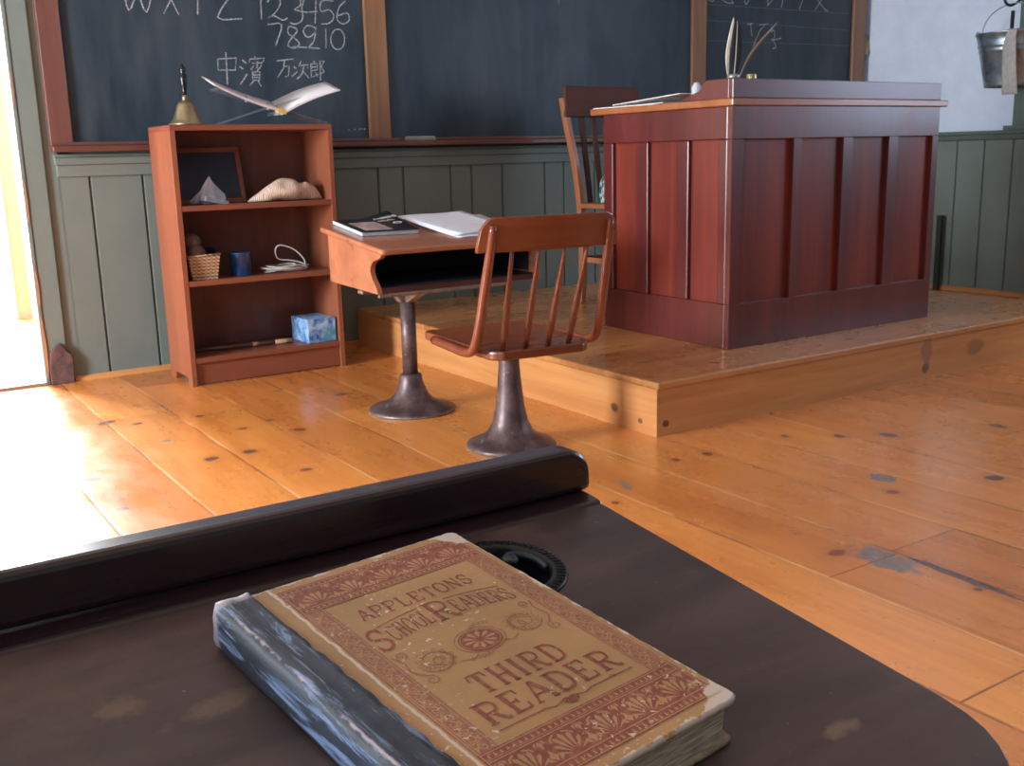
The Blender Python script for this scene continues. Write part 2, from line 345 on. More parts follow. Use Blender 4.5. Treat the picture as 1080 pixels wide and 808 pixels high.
# wainscot boards of the back wall: each board a bevelled strip with a groove between
def wains(name, xs, z0, z1, place):
    mb = MB()
    for a, c in zip(xs[:-1], xs[1:]):
        if place == 'back': mb.prism([(a+.002, 0), (a+.006, -.012), (c-.006, -.012), (c-.002, 0)], z0, z1, 'z', Matrix.Translation((0, YW+.012, 0)))
        else: mb.prism([(0, a+.002), (-.012, a+.006), (-.012, c-.006), (0, c-.002)], z0, z1, 'z', Matrix.Translation((XR+.012, 0, 0)))
    return struct(mb.build(name, M['green']))
xs = [0.775, 0.899, 1.101, 1.29, 1.50, 1.72, 1.93, 2.147, 2.275, 2.528, 2.644, 2.819, 3.075, 3.194]
while xs[-1] < XR-.25: xs.append(xs[-1]+random.choice((.15, .2, .24)))
xs.append(XR)
struct(MB().box(0.77, XR, YW+.012, YW+.03, 0, .84).build('wall_back_backing', M['green_dark']))
wains('wall_back_wainscot', xs, 0.0, 0.86, 'back')
ys = [YB]
while ys[-1] < YW-.16: ys.append(min(YW, ys[-1]+random.choice((.15, .13, .17))))
wains('wall_right_wainscot', ys, 0.0, 0.86, 'right')
b = MB(); b.box(XR+.012, XR+.15, YB, YW+.15, 0, .9); struct(b.build('wall_right_lower', M['green_dark']))
b = MB(); b.box(XR-.05, XR+.008, .28, .38, .907, 2.6); b.box(XR-.05, XR+.008, 1.52, 1.62, .907, 2.6); b.box(XR-.05, XR+.008, .38, 1.52, 2.49, 2.6)
struct(b.build('window_4_casing', M['green_dark'], bevel=.003))
struct(MB().box(XR+.008, XR+.15, YB, YW+.15, .9, ZC).build('wall_right', M['white_wall']))
# moulding under the chalk ledge and chair rail on the right wall
b = MB(); b.box(0.775, 5.46, YW-.022, YW, .845, .872); b.box(0.78, 5.46, YW-.012, YW, .80, .845); b.box(.775, 5.46, YW-.010, YW, .872, .885)
struct(b.build('trim_1', M['green'], bevel=.003))
b = MB(); b.prism([(0, .855), (-.02, .86), (-.028, .885), (-.036, .890), (-.036, .907), (0, .907)], YB, YW, 'y', Matrix.Translation((XR, 0, 0)))
struct(b.build('trim_2', M['green_dark'], bevel=.002))
# quarter round strips along the floor
struct(MB().prism([(YW, 0), (YW-.018, 0), (YW-.014, .012), (YW, .020)], 0.76, XR, 'x').build('baseboard_back', M['riser_x']))
b = MB().prism([(0, 0), (-.020, 0), (-.016, .016), (0, .024)], YB, YW-.02, 'y', Matrix.Translation((XR, 0, 0)))
struct(b.build('baseboard_right', M['riser_y']))
# green casing round a window of the right wall, at the edge of the view
tag(MB().box(5.44, 5.465, 3.735, 3.765, 0, .435).build('wall_upright', plain('dark_green_black_upright', (.02, .028, .022), .6), bevel=.003), 'thin dark upright against the right wall, just past the panelled desk', 'post')  # narrow dark upright, not identified further
b = MB(); b.box(XR-.03, XR+.008, 3.25, 3.36, .907, 2.5); b.box(XR-.03, XR+.008, 2.2, 3.25, 2.39, 2.5); b.box(XR-.03, XR+.008, 2.09, 2.2, .907, 2.5); b.box(XR-.05, XR+.008, 2.05, 3.40, .907, .93)
struct(b.build('window_3_casing', M['green_dark'], bevel=.003))
struct(MB().box(XR-.006, XR+.006, 2.2, 3.25, .93, 2.39).build('window_3', plain('window_glass_dim', (0.35, 0.42, 0.5), 0.08, scale=3)))
# doorway casing with bullnose and worn paint
b = MB(); b.box(DX1-.004, DX1+.012, YW-.018, YW+.12, 0, DZ); b.box(DX1+.012, DX1+.085, YW-.014, YW, 0, DZ+.09); b.box(DX0-.085, DX0-.012, YW-.014, YW, 0, DZ+.09); b.box(DX0-.085, DX1+.085, YW-.016, YW, DZ, DZ+.09); b.box(DX0-.012, DX0, YW-.018, YW+.12, 0, DZ)
o = struct(b.build('door_1', M['green'], bevel=.004))
b = MB()
for (z0, z1, w0) in ((.02, .28, .010), (.30, .47, .008), (.62, .80, .006), (1.05, 1.2, .004)):
    b.prism([(DX1+.002, z0), (DX1+.002+w0*.8, z0+.03), (DX1+.002+w0, (z0+z1)/2), (DX1+.002+w0*.5, z1-.02), (DX1+.002, z1)], YW-.0192, YW-.018, 'y')
struct(b.build('door_1_worn_edge', plain('bare_worn_wood', (0.55, 0.24, 0.12), 0.7)))
struct(MB().box(DX0, DX1, YW-.02, YW+.14, 0, .012).build('door_1_threshold', wood('threshold_wood', (.22, .12, .09), (.42, .27, .2), 'x')))
# hall beyond the doorway
YH = 6.40
struct(MB().box(-1.1, -1.0, YW+.12, YH+.1, 0, 2.6).build('hall_wall_left', M['cream']))
struct(MB().box(1.9, 2.0, YW+.12, YH+.1, 0, 2.6).build('hall_wall_right', M['cream']))
b = MB(); b.box(.84, 1.95, YH, YH+.1, 0, 2.6); b.box(-1.0, -.05, YH, YH+.1, 0, 2.6); b.box(-.05, .84, YH, YH+.1, 2.2, 2.6)
struct(b.build('hall_wall_far', M['cream']))
b = MB(); b.box(.80, .85, YH-.015, YH+.11, 0, 2.25); b.box(-.06, -.01, YH-.015, YH+.11, 0, 2.25)
struct(b.build('door_2_casing', paint('white_door_paint', (.75, .75, .72))))
struct(MB().box(-1.0, 1.9, YW+.12, YH+.1, 2.6, 2.7).build('hall_ceiling', M['ceiling']))
struct(MB().box(-4, 5, YW+2.4, YW+9, -.16, -.14).build('porch_ground', plain('pale_gravel', (.6, .6, .57), .9)))
# left wall with two daylight windows, wall behind the viewer
b = MB(); YA = [YB, -1.1, -.1, 2.37, 3.31, YW+.12]
for i in (0, 2, 4): b.box(XL-.12, XL, YA[i], YA[i+1], 0, ZC)
for i in (1, 3): b.box(XL-.12, XL, YA[i], YA[i+1], 0, .68); b.box(XL-.12, XL, YA[i], YA[i+1], 2.5, ZC)
struct(b.build('wall_left', M['white_wall']))
for n_, i in ((1, 1), (2, 3)):
    y0, y1 = YA[i], YA[i+1]; b = MB()
    b.box(XL-.06, XL-.03, y0, y1, .68, .74); b.box(XL-.06, XL-.03, y0, y1, 2.44, 2.5); b.box(XL-.06, XL-.03, y0, y0+.05, .68, 2.5); b.box(XL-.06, XL-.03, y1-.05, y1, .68, 2.5)
    b.box(XL-.055, XL-.035, y0, y1, 1.57, 1.61); b.box(XL-.055, XL-.035, (y0+y1)/2-.01, (y0+y1)/2+.01, .74, 2.44); b.box(XL-.03, XL+.04, y0-.04, y1+.04, .64, .68)
    struct(b.build('window_%d' % n_, M['green_dark']))
struct(MB().box(XL, XR, YB-.12, YB, 0, ZC).build('wall_front', M['green_dark']))

# ------------------------------------------------------------------ platform
PX, PY, PZ, PXE = 2.005, 2.29, 0.169, 4.33
b = MB(); b.box(PX-.004, PXE, PY-.010, YW-.001, PZ-.022, PZ)
pf = b.build('floor_platform', M['platform'], bevel=.006, seg=3); struct(pf)
struct(MB().box(PX+.001, PXE, PY, PY+.022, 0, PZ-.022).build('floor_platform_front_riser', M['riser_x']))
struct(MB().box(PX, PX+.022, PY+.0005, YW-.001, 0, PZ-.022).build('floor_platform_side_riser', M['riser_y']))
struct(MB().box(PXE-.02, PXE, PY+.022, YW-.001, 0, PZ-.022).build('floor_platform_end_riser', M['riser_y']))

# ================================================================== BLACKBOARDS
CH1 = [[[1.091,1.518],[1.107,1.424],[1.145,1.484],[1.174,1.42],[1.211,1.526]],[[1.25,1.528],[1.3,1.416]],[[1.308,1.532],[1.24,1.419]],[[1.38,1.478],[1.375,1.422]],[[1.354,1.535],[1.38,1.478],[1.421,1.539]],[[1.467,1.532],[1.541,1.537],[1.455,1.416],[1.558,1.415]],[[1.643,1.505],[1.641,1.417]],[[1.672,1.485],[1.691,1.511],[1.718,1.507],[1.728,1.483],[1.703,1.446],[1.67,1.422],[1.696,1.433],[1.734,1.417],[1.755,1.428]],[[1.78,1.506],[1.814,1.505],[1.816,1.48],[1.788,1.462],[1.822,1.454],[1.819,1.421],[1.79,1.404],[1.765,1.408]],[[1.837,1.512],[1.823,1.457],[1.892,1.46]],[[1.889,1.512],[1.878,1.411]],[[1.971,1.506],[1.914,1.503],[1.909,1.461],[1.945,1.47],[1.967,1.446],[1.947,1.416],[1.906,1.409]],[[2.025,1.509],[1.993,1.481],[1.981,1.433],[2.007,1.414],[2.038,1.431],[2.03,1.46],[1.985,1.447]],[[1.666,1.397],[1.727,1.399],[1.695,1.315]],[[1.791,1.387],[1.76,1.393],[1.753,1.367],[1.78,1.347],[1.801,1.325],[1.777,1.306],[1.749,1.317],[1.768,1.347],[1.793,1.373],[1.791,1.387]],[[1.879,1.392],[1.843,1.401],[1.822,1.375],[1.843,1.352],[1.878,1.377],[1.881,1.398],[1.868,1.34],[1.838,1.308]],[[1.771,1.312],[1.893,1.309]],[[1.926,1.394],[1.922,1.31]],[[2.011,1.35],[2.008,1.334],[2.0,1.32],[1.988,1.31],[1.976,1.307],[1.964,1.31],[1.954,1.318],[1.948,1.332],[1.946,1.348],[1.95,1.364],[1.958,1.378],[1.969,1.388],[1.981,1.391],[1.994,1.389],[2.003,1.38],[2.01,1.367],[2.011,1.35]],[[1.442,1.253],[1.44,1.209],[1.512,1.211],[1.52,1.259],[1.442,1.253]],[[1.478,1.28],[1.474,1.153]],[[1.544,1.253],[1.561,1.238]],[[1.531,1.225],[1.547,1.215]],[[1.529,1.154],[1.562,1.197]],[[1.6,1.268],[1.602,1.257]],[[1.574,1.242],[1.578,1.256],[1.642,1.262],[1.633,1.245]],[[1.585,1.24],[1.631,1.243]],[[1.61,1.249],[1.605,1.221]],[[1.593,1.231],[1.578,1.213]],[[1.628,1.234],[1.604,1.208],[1.584,1.204]],[[1.584,1.203],[1.584,1.171],[1.612,1.173],[1.617,1.206],[1.584,1.203]],[[1.585,1.193],[1.614,1.194]],[[1.585,1.183],[1.613,1.184]],[[1.588,1.169],[1.569,1.151]],[[1.606,1.17],[1.618,1.147]],[[1.693,1.252],[1.77,1.262]],[[1.723,1.23],[1.748,1.232],[1.742,1.193],[1.726,1.188]],[[1.729,1.255],[1.722,1.223],[1.692,1.184]],[[1.768,1.231],[1.779,1.223]],[[1.757,1.191],[1.783,1.21]],[[1.804,1.255],[1.791,1.231]],[[1.798,1.236],[1.835,1.24],[1.829,1.226]],[[1.814,1.232],[1.804,1.202],[1.779,1.179]],[[1.81,1.211],[1.835,1.184]],[[1.86,1.256],[1.866,1.248]],[[1.85,1.243],[1.877,1.246],[1.875,1.219],[1.848,1.216]],[[1.849,1.23],[1.876,1.233]],[[1.847,1.245],[1.846,1.187],[1.877,1.202]],[[1.866,1.209],[1.874,1.191]],[[1.889,1.255],[1.909,1.257],[1.894,1.234],[1.906,1.213],[1.891,1.204]],[[1.89,1.257],[1.887,1.176]],[[2.006,0.967],[2.012,0.966]],[[2.033,0.97],[2.04,0.966]],[[2.056,0.972],[2.062,0.969]],[[2.066,0.969],[2.071,0.972]],[[2.078,0.97],[2.088,0.971]]]
CH3 = [[[4.159,1.635],[4.197,1.626],[4.211,1.643]],[[4.257,1.643],[4.303,1.626],[4.356,1.626]],[[4.325,1.662],[4.349,1.628]],[[4.433,1.658],[4.45,1.625],[4.48,1.659]],[[4.615,1.668],[4.625,1.626]],[[4.617,1.625],[4.672,1.671]],[[4.745,1.681],[4.731,1.622]],[[4.696,1.678],[4.762,1.685]],[[4.913,1.685],[4.879,1.619]],[[4.828,1.691],[4.913,1.691]],[[5.016,1.691],[5.107,1.626],[5.128,1.629]],[[5.085,1.7],[5.011,1.623]],[[4.464,1.519],[4.508,1.527]],[[4.489,1.522],[4.501,1.458]],[[4.556,1.52],[4.629,1.53]],[[4.605,1.527],[4.558,1.482],[4.513,1.404]],[[4.655,1.486],[4.679,1.498],[4.681,1.459],[4.657,1.442],[4.739,1.456]],[[4.673,1.442],[4.695,1.404],[4.667,1.398]],[[4.654,1.518],[4.663,1.486]]]
LN3 = [[[4.145,1.609],[5.308,1.618]],[[4.147,1.528],[5.315,1.523]],[[4.149,1.423],[5.321,1.435]]]
BZ0, BZ1 = 0.9305, 2.12
YF = YW-.012
def blackboard(x0, x1, label, chalks, faint=None):
    t = thing('blackboard', label, 'blackboard', (x0, YF, BZ0), group=None)
    MB().box(0, x1-x0, -.004, .018, 0, BZ1-BZ0).build('slate_surface', M['slate'], t)
    if chalks:
        mb = MB(); cuts = {19: 'chalk_letters_and_numbers', len(chalks): 'chalk_characters'} if len(chalks) > 30 else {len(chalks): 'chalk_letters'}
        for ci, s in enumerate(chalks):
            if ci in cuts: mb.build(cuts[ci], M['chalk'], t); mb = MB()
            pts = [(p[0]-x0, p[1]-BZ0) for p in s]
            if len(pts) > 2 and (ci < 19 or len(chalks) < 30): pts = [(v[0], v[1]) for v in smoothpath([(a, b_, 0) for a, b_ in pts], 3)]
            mb.ribbon(pts, [.0052+random.uniform(-.0012, .0012) for _ in pts], -.0045, 'xz')
        mb.build(cuts[len(chalks)], M['chalk'], t)
    if faint:
        mb = MB()
        for s in faint: mb.ribbon([(p[0]-x0, p[1]-BZ0) for p in s], .003, -.0043, 'xz')
        mb.build('ruled_lines', M['chalk_faint'], t)
    return t
blackboard(0.845, 2.107, 'left blackboard chalked with letters, numbers and Japanese characters above the bookcase', CH1)
b2 = blackboard(2.206, 4.041, 'wide middle blackboard smeared with chalk dust behind the wooden armless chair', None)
mb = MB()
for i in range(16):   # smeared chalk dust on the middle board
    x, z = random.choice(((0.95, .95), (1.0, .88), (.85, .97), (.95, .68), (1.55, .95))); x += random.uniform(-.05, .05); z += random.uniform(-.06, .06)
    pts = [(x+random.uniform(-.006, .006)+j*.003, z-j*.012) for j in range(5)]; mb.ribbon(pts, [.002, .010, .014, .009, .002], -.0044-i*1e-5, 'xz')
mb.build('chalk_smudge', plain('smudged_chalk', (.15, .175, .19), .9, var=.1, scale=60), b2)
blackboard(4.137, 5.345, 'right blackboard with faint ruled lines and chalk letters above the panelled desk', CH3, LN3)
def post(x0, x1, m, label, z0=BZ0-.01):
    return tag(MB().box(x0, x1, YF-.022, YF+.012, z0, BZ1+.1).build('blackboard_post', m, bevel=.004), label, 'frame post')
post(0.765, 0.848, M['frame_red'], 'reddish wooden upright at the left end of the blackboards, near the doorway')
post(2.105, 2.208, M['frame_brown'], 'brown wooden upright between the lettered and the smeared blackboard')
post(4.039, 4.139, M['frame_brown'], 'brown wooden upright rising behind the left end of the panelled desk')
post(5.343, 5.450, M['frame_brown'], 'brown wooden upright at the right end of the blackboards, beside the white wall')
b = MB(); b.box(.765, 5.45, YW-.070, YW, .893, .915); b.box(.765, 5.45, YW-.040, YW, .915, .930)
tag(b.build('chalk_ledge', M['frame_red_x'], bevel=.005, seg=3), 'long dark wooden chalk ledge running under the blackboards', 'ledge')
o = thing('chalk_eraser', 'pale felt chalkboard eraser lying on the chalk ledge', 'eraser', (2.345, YW-.050, .915))
MB().box(-.075, .075, -.020, .020, 0, .012).build('felt_pad', plain('grey_felt', (.30, .29, .25), .95), o, bevel=.004)
MB().box(-.070, .070, -.017, .017, .012, .020).build('wooden_back', plain('pale_eraser_wood', (.50, .49, .38), .7), o, bevel=.003)
b = MB()
for a in range(7): b.tube([(5.455+a*.003, YF-.01-a*.002, 1.385), (5.462+a*.006, YF-.012, 1.44), (5.455+a*.008, YF-.014+a*.002, 1.50+.006*(a % 3))], [.004, .003, .001], 6)
tag(b.build('bristle_tuft', plain('tan_bristle', (.48, .38, .27), .9)), 'tan bristle tuft sticking out from the right blackboard upright onto the white wall', 'brush')
b = MB().prism([(0.668, 0), (.753, 0), (.758, .105), (.735, .13), (.715, .163), (.695, .15), (.675, .125), (.668, .06)], YW-.032, YW-.017, 'y')
tag(b.build('corner_plate', plain('brown_peeling_patch', (.16, .085, .075), .75, scale=30, c2=(.07, .04, .045), bump=.4), bevel=.003), 'brown weathered plate on the wall foot beside the bright doorway', 'plate')

# ================================================================== BOOKCASE
BCX, BCY, BW, BD, BH, TK = 1.101, 3.933, .640, .285, .978, .020
bc = thing('bookcase', 'low reddish wooden bookcase with three open compartments against the green wainscot', 'bookcase', (BCX, BCY, 0), R(0.3))
for x0 in (0, BW-TK):
    pr_ = [(0, 0), (.045, 0), (.055, .03), (BD-.075, .03), (BD-.065, 0), (BD, 0), (BD, BH-TK), (0, BH-TK)] if x0 == 0 else [(0, 0), (BD, 0), (BD, BH-TK), (0, BH-TK)]
    MB().prism(pr_, x0, x0+TK, 'x').build('side_panel', M['bookcase'], bc, bevel=.0015)
MB().box(0, BW, 0, BD, BH-TK, BH).build('top_panel', M['bookcase_x'], bc, bevel=.0015)
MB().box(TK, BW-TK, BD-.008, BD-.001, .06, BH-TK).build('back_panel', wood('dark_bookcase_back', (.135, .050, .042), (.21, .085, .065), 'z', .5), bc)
for z in (.684, .403, .108):
    MB().box(TK+.0005, BW-TK-.0005, .001, BD-.009, z-.020, z).build('shelf', M['bookcase_x'], bc, bevel=.001)
MB().box(TK+.0005, BW-TK-.0005, .012, .028, .004, .088).build('kick_board', M['bookcase_x'], bc, bevel=.001)
def onbc(x, y, z): v = bc.matrix_basis @ Vector((x, y, z)); return (v.x, v.y, v.z)
bc_rot = Matrix.Rotation(R(0.3), 4, 'Z')
def bcp(x, y, z): v = bc_rot @ Vector((x, y, z)); return (BCX+v.x, BCY+v.y, z)
# hand bell
brass = plain('aged_brass', (.40, .33, .20), .36, .8, .2, 14)
t = thing('hand_bell', 'brass hand bell with black turned handle standing on the bookcase', 'bell', bcp(.098, .10, BH))
MB().lathe([(.058, 0), (.066, .002), (.066, .007), (.060, .012), (.050, .026), (.042, .044), (.036, .062), (.031, .076), (.024, .085), (.013, .091), (.010, .094)], 40).build('bell_cup', brass, t)
MB().lathe([(.010, .090), (.012, .094), (.011, .104), (.009, .112)], 24).build('collar', brass, t)
MB().lathe([(.008, .110), (.0075, .125), (.010, .140), (.0135, .165), (.0135, .180), (.009, .190), (.011, .198), (.012, .206), (.006, .213), (.003, .222), (.0001, .226)], 24).build('handle', plain('black_lacquer', (.008, .008, .012), .22), t)
# acrylic book stand with the open book
glass = NT('clear_acrylic', .05); glass.color((.9, .95, 1.0)); glass.b.inputs['Transmission Weight'].default_value = .9; glass.b.inputs['IOR'].default_value = 1.2; glass = glass.m
t = thing('book_stand', 'clear acrylic cross-legged book stand on top of the bookcase', 'book stand', bcp(.445, .10, BH))
def slab(mb, a, c, y0, y1, th):
    a = Vector((a[0], 0, a[1])); c = Vector((c[0], 0, c[1])); d = (c-a).normalized(); nn = Vector((-d.z, 0, d.x))*th
    P = [a, c, c+nn, a+nn]; mb.add([(p.x, y0, p.z) for p in P]+[(p.x, y1, p.z) for p in P], [(0, 1, 2, 3), (7, 6, 5, 4), (0, 4, 5, 1), (1, 5, 6, 2), (2, 6, 7, 3), (3, 7, 4, 0)])
m_ = MB(); slab(m_, (-.235, .004), (.185, .128), -.05, .045, .004); m_.build('left_leg_plate', glass, t)
m_ = MB(); slab(m_, (-.240, .132), (.20, .004), -.045, .05, .004); m_.build('right_leg_plate', glass, t)
steel = plain('bright_clip', (.8, .82, .85), .2, .6)
m_ = MB()
for x in (-.13, -.045): m_.box(x-.003, x+.003, -.058, -.046, .052-x*.34-.012, .052-x*.34+.016)
m_.box(-.008, .008, -.058, .055, .036, .050); m_.build('clip', steel, t)
page = plain('white_page', (.82, .80, .80), .75, var=.03)
bk = thing('open_book', 'white open book resting on the clear stand over the bookcase', 'book', bcp(.445, .10, BH+.004)); bk.rotation_euler = (R(15), 0, R(-2))
def leafblock(side):
    mb = MB(); n = 14; top = []; bot = []
    for i in range(n+1):
        s = i/n
        if side < 0: x = -s*.262; z = .062+s*.098+.012*math.sin(s*math.pi)*(-.6); th = .010*(1-s*.4)
        else: x = s*.236; z = .052+s*.095+.010*math.sin(s*math.pi); th = .010*(1-s*.6)
        top.append((x, z+th)); bot.append((x, z))
    P = top+bot[::-1]
    if side > 0: P = P[::-1]
    y0, y1 = -.075, .085
    sk = .012
    mb.prism(P, y0, y1, 'y', smooth=True); return mb
lab(leafblock(-1).build('left_pages', plain('pinkish_page', (.66, .58, .57), .75, var=.05), bk), 'left pages raised and seen edge on')
leafblock(1).build('right_pages', page, bk)
MB().prism([(-.018, .060), (.016, .055), (.020, .066), (-.012, .080)], -.076, -.045, 'y').build('yellow_flap', plain('yellow_paper', (.75, .50, .08), .6), bk)
# slate leaning in the top compartment
t = thing('writing_slate', 'wood-framed school slate leaning in the top compartment of the bookcase', 'slate')
t.matrix_world = Matrix.Translation(bcp(.026, .168, .6845)) @ bc_rot @ Matrix.Rotation(R(-16), 4, 'X')
b = MB(); W_, H_ = .304, .222
b.box(0, W_, 0, .010, 0, .018); b.box(0, W_, 0, .010, H_-.018, H_); b.box(0, .018, 0, .010, .018, H_-.018); b.box(W_-.018, W_, 0, .010, .018, H_-.018)
b.build('frame', M['bookcase_x'], t, bevel=.0015)
MB().box(.0175, W_-.0175, .003, .008, .0175, H_-.0175).build('slate_face', plain('blue_black_slate', (.022, .034, .052), .5, scale=8), t)
# folded paper cone
b = MB(); n = 14; rings = [(.0, .048, 1.0), (.012, .058, .9), (.030, .050, .85), (.055, .030, .8), (.078, .014, .8), (.098, .003, .8)]
vs = []
for z, r, e in rings:
    for k_ in range(n):
        a = 2*math.pi*k_/n; rr = r*(1+.22*math.sin(3*a+z*40)+.12*math.sin(5*a+1)); vs.append((rr*math.cos(a)+z*.12, rr*e*.75*math.sin(a), z+.004*math.sin(4*a)))
fs = [(i*n+k_, i*n+(k_+1) % n, (i+1)*n+(k_+1) % n, (i+1)*n+k_) for i in range(len(rings)-1) for k_ in range(n)]
b.add(vs, fs+[tuple(range(n))[::-1], tuple(range(len(vs)-n, len(vs)))]); b.box(-.05, .058, -.05, -.02, 0, .018, Matrix.Rotation(R(20), 4, 'Z') @ Matrix.Rotation(R(12), 4, 'Y'))
tag(b.build('paper_cone', plain('pale_blue_grey_paper', (.58, .63, .70), .6, c2=(.42, .45, .52), scale=30), bevel=.001, loc=bcp(.150, .095, .688)), 'crumpled pale pointed paper cone on the top shelf, before the slate', 'paper')
# striped cloth bonnet
def stripe_mat():
    k = NT('striped_cotton', .85, .2); v = k.obj(); nz = k.noise(v, 18, 2)
    x = k.math('ADD', k.sep(v)[0], k.math('MULTIPLY', nz, .03)); f = k.math('FRACT', k.math('MULTIPLY', x, 78))
    c = k.mix(k.mr(k.math('ABSOLUTE', k.math('SUBTRACT', f, .3)), .12, .16, 1, 0), (.74, .64, .52), (.72, .24, .12))
    c = k.mix(k.mr(k.math('ABSOLUTE', k.math('SUBTRACT', f, .75)), .06, .09, 1, 0), c, (.16, .28, .22)); k.color(c); k.bump(k.noise(v, 90, 3), .3); return k.m
mb = MB(); n, m = 26, 16; vs = []
for i in range(n+1):
    s = i/n; x = -.155+.31*s
    prof = max(.02, math.sin(math.pi*min(1, s*1.02+.0))**.55); hz = (.092*s**.5*(1 if s < .75 else 1)+.020)*prof*(1-.25*math.exp(-((s-.70)/.05)**2)); wy = .055*prof*(1-.2*math.exp(-((s-.70)/.06)**2))
    for j in range(m):
        a = 2*math.pi*j/m; nn_ = noise.noise(Vector((x*16, math.cos(a)*1.1, math.sin(a)*1.1)))
        rr = 1+.30*nn_+.10*math.sin(9*s+3*a); z = hz*(.52+.52*math.sin(a)*rr); vs.append((x+.012*nn_, wy*math.cos(a)*rr, max(.0015, z)))
fs = [(i*m+j, (i+1)*m+j, (i+1)*m+(j+1) % m, i*m+(j+1) % m) for i in range(n) for j in range(m)]
mb.add(vs, fs+[tuple(range(m)), tuple(range(len(vs)-m, len(vs)))[::-1]], True)
tag(mb.build('striped_cloth', stripe_mat(), subsurf=1, loc=bcp(.456, .075, .6845)), 'bundled orange and cream striped cloth on the top shelf', 'cloth')
# basket with yarn
def wicker():
    k = NT('woven_wicker', .8, .2); v = k.obj(); s = k.sep(v)
    a = k.math('SINE', k.math('MULTIPLY', s[2], 480)); b_ = k.math('SINE', k.math('ADD', k.math('MULTIPLY', k.math('ADD', s[0], s[1]), 330), k.math('MULTIPLY', k.math('SIGN', a), 1.5)))
    h = k.math('ADD', a, b_); k.color(k.mix(k.mr(h, -1.6, 1.4), (.22, .10, .05), (.62, .40, .24))); k.bump(h, .6, .002); return k.m
wk = wicker()
t = thing('wicker_basket', 'small square wicker basket holding yarn balls on the middle shelf', 'basket', bcp(.096, .075, .4035), R(-3))
b = MB(); o0, o1, hb = .047, .060, .090
b.add([(-o0, -o0, 0), (o0, -o0, 0), (o0, o0, 0), (-o0, o0, 0), (-o1, -o1, hb), (o1, -o1, hb+.006), (o1, o1, hb+.006), (-o1, o1, hb), (-o1+.005, -o1+.005, hb), (o1-.005, -o1+.005, hb+.006), (o1-.005, o1-.005, hb+.006), (-o1+.005, o1-.005, hb), (-o0+.004, -o0+.004, .005), (o0-.004, -o0+.004, .005), (o0-.004, o0-.004, .005), (-o0+.004, o0-.004, .005)],
      [(3, 2, 1, 0), (0, 1, 5, 4), (1, 2, 6, 5), (2, 3, 7, 6), (3, 0, 4, 7), (4, 5, 9, 8), (5, 6, 10, 9), (6, 7, 11, 10), (7, 4, 8, 11), (8, 9, 13, 12), (9, 10, 14, 13), (10, 11, 15, 14), (11, 8, 12, 15), (12, 13, 14, 15)])
b.build('woven_body', wk, t)
b = MB(); b.tube([(-o1, -o1, hb), (o1, -o1, hb+.006), (o1, o1, hb+.006), (-o1, o1, hb), (-o1, -o1, hb)], .004, 6); b.build('rim', wk, t)
def yarn(name_, c, loc, r, label):
    k = NT(name_+'_wool', .95, .1); v = k.obj(); wv_ = k.n('TexWave', {'Vector': v, 'Scale': 60.0, 'Distortion': 6.0, 'Detail': 1.0}).outputs['Fac']
    k.color(k.mix(wv_, tuple(x*.55 for x in c), c)); k.bump(wv_, .6, .003)
    mb = MB(); pts = [(max(1e-6, r*math.sin(math.pi*i/14)), r-r*math.cos(math.pi*i/14)) for i in range(15)]; pts[0] = (1e-6, 0); pts[-1] = (1e-6, 2*r)
    mb.lathe(pts, 24)
    rnd = random.Random(hash(label) % 7)
    for q in range(12):
        ax = Vector((random.uniform(-1, 1), random.uniform(-1, 1), random.uniform(-1, 1))).normalized(); u_ = ax.orthogonal().normalized(); v_ = ax.cross(u_)
        mb.tube([tuple(Vector((0, 0, r))+(u_*math.cos(g*.4)+v_*math.sin(g*.4))*r*1.0) for g in range(17)], .0016, 5, cap=False)
    return tag(mb.build(name_, k.m, loc=loc), label, 'yarn ball', 'yarn balls in the basket')
yarn('yarn_ball', (.30, .17, .13), bcp(.078, .060, .466), .033, 'lower brown ball of yarn at the front of the wicker basket')
yarn('yarn_ball', (.32, .19, .15), bcp(.072, .092, .510), .033, 'upper brown ball of yarn stacked at the back of the basket')
yarn('yarn_ball', (.012, .018, .035), bcp(.130, .082, .462), .031, 'dark navy ball of yarn on the right in the basket')
yarn('yarn_ball', (.26, .15, .11), bcp(.100, .110, .440), .032, 'brown ball of yarn sunk between the others in the basket')
# blue mug
k = NT('blue_enamel', .12, .6, coat=.5); v = k.obj(); k.color(k.mix(k.mr(k.noise(v, 22, 3), .4, .62), (.005, .035, .11), (.008, .075, .22))); blue = k.m
t = thing('enamel_mug', 'glossy speckled blue enamel mug on the middle shelf', 'mug', bcp(.255, .080, .4035))
MB().lathe([(.040, 0), (.043, .003), (.043, .084), (.0455, .088), (.0455, .091), (.041, .090), (.0405, .006), (.0001, .005)], 36).build('cup', blue, t)
b = MB(); b.tube([(.02+.0, .041, .072), (.03, .058, .074), (.034, .066, .058), (.034, .066, .036), (.030, .056, .022), (.02, .041, .022)], .004, 8, 1.6); b.build('handle', blue, t)
# coil of cord
b = MB(); pts = []
for i in range(120):
    a = i*.33; rx = .075+.022*math.sin(i*.21); ry = .036+.012*math.sin(i*.37); pts.append((rx*math.cos(a)+.012*math.sin(i*.09)-.0, ry*math.sin(a), .006+.00016*i+.004*math.sin(i*.5)))
b.tube(smoothpath(pts, 2), .0030, 6)
lp = [(.080, -.02, .012), (.078, -.015, .045), (.045, .0, .085), (-.005, .005, .105), (-.025, .01, .098), (-.030, .012, .075), (-.018, .01, .050), (.030, 0, .042), (.070, -.01, .030), (.088, -.02, .012)]
b.tube(smoothpath(lp, 5), .0027, 6)
tag(b.build('cord_coil', plain('white_cord', (.60, .57, .53), .7), loc=bcp(.432, .075, .4045)), 'loose coil of white cord with one raised loop on the middle shelf', 'cord')
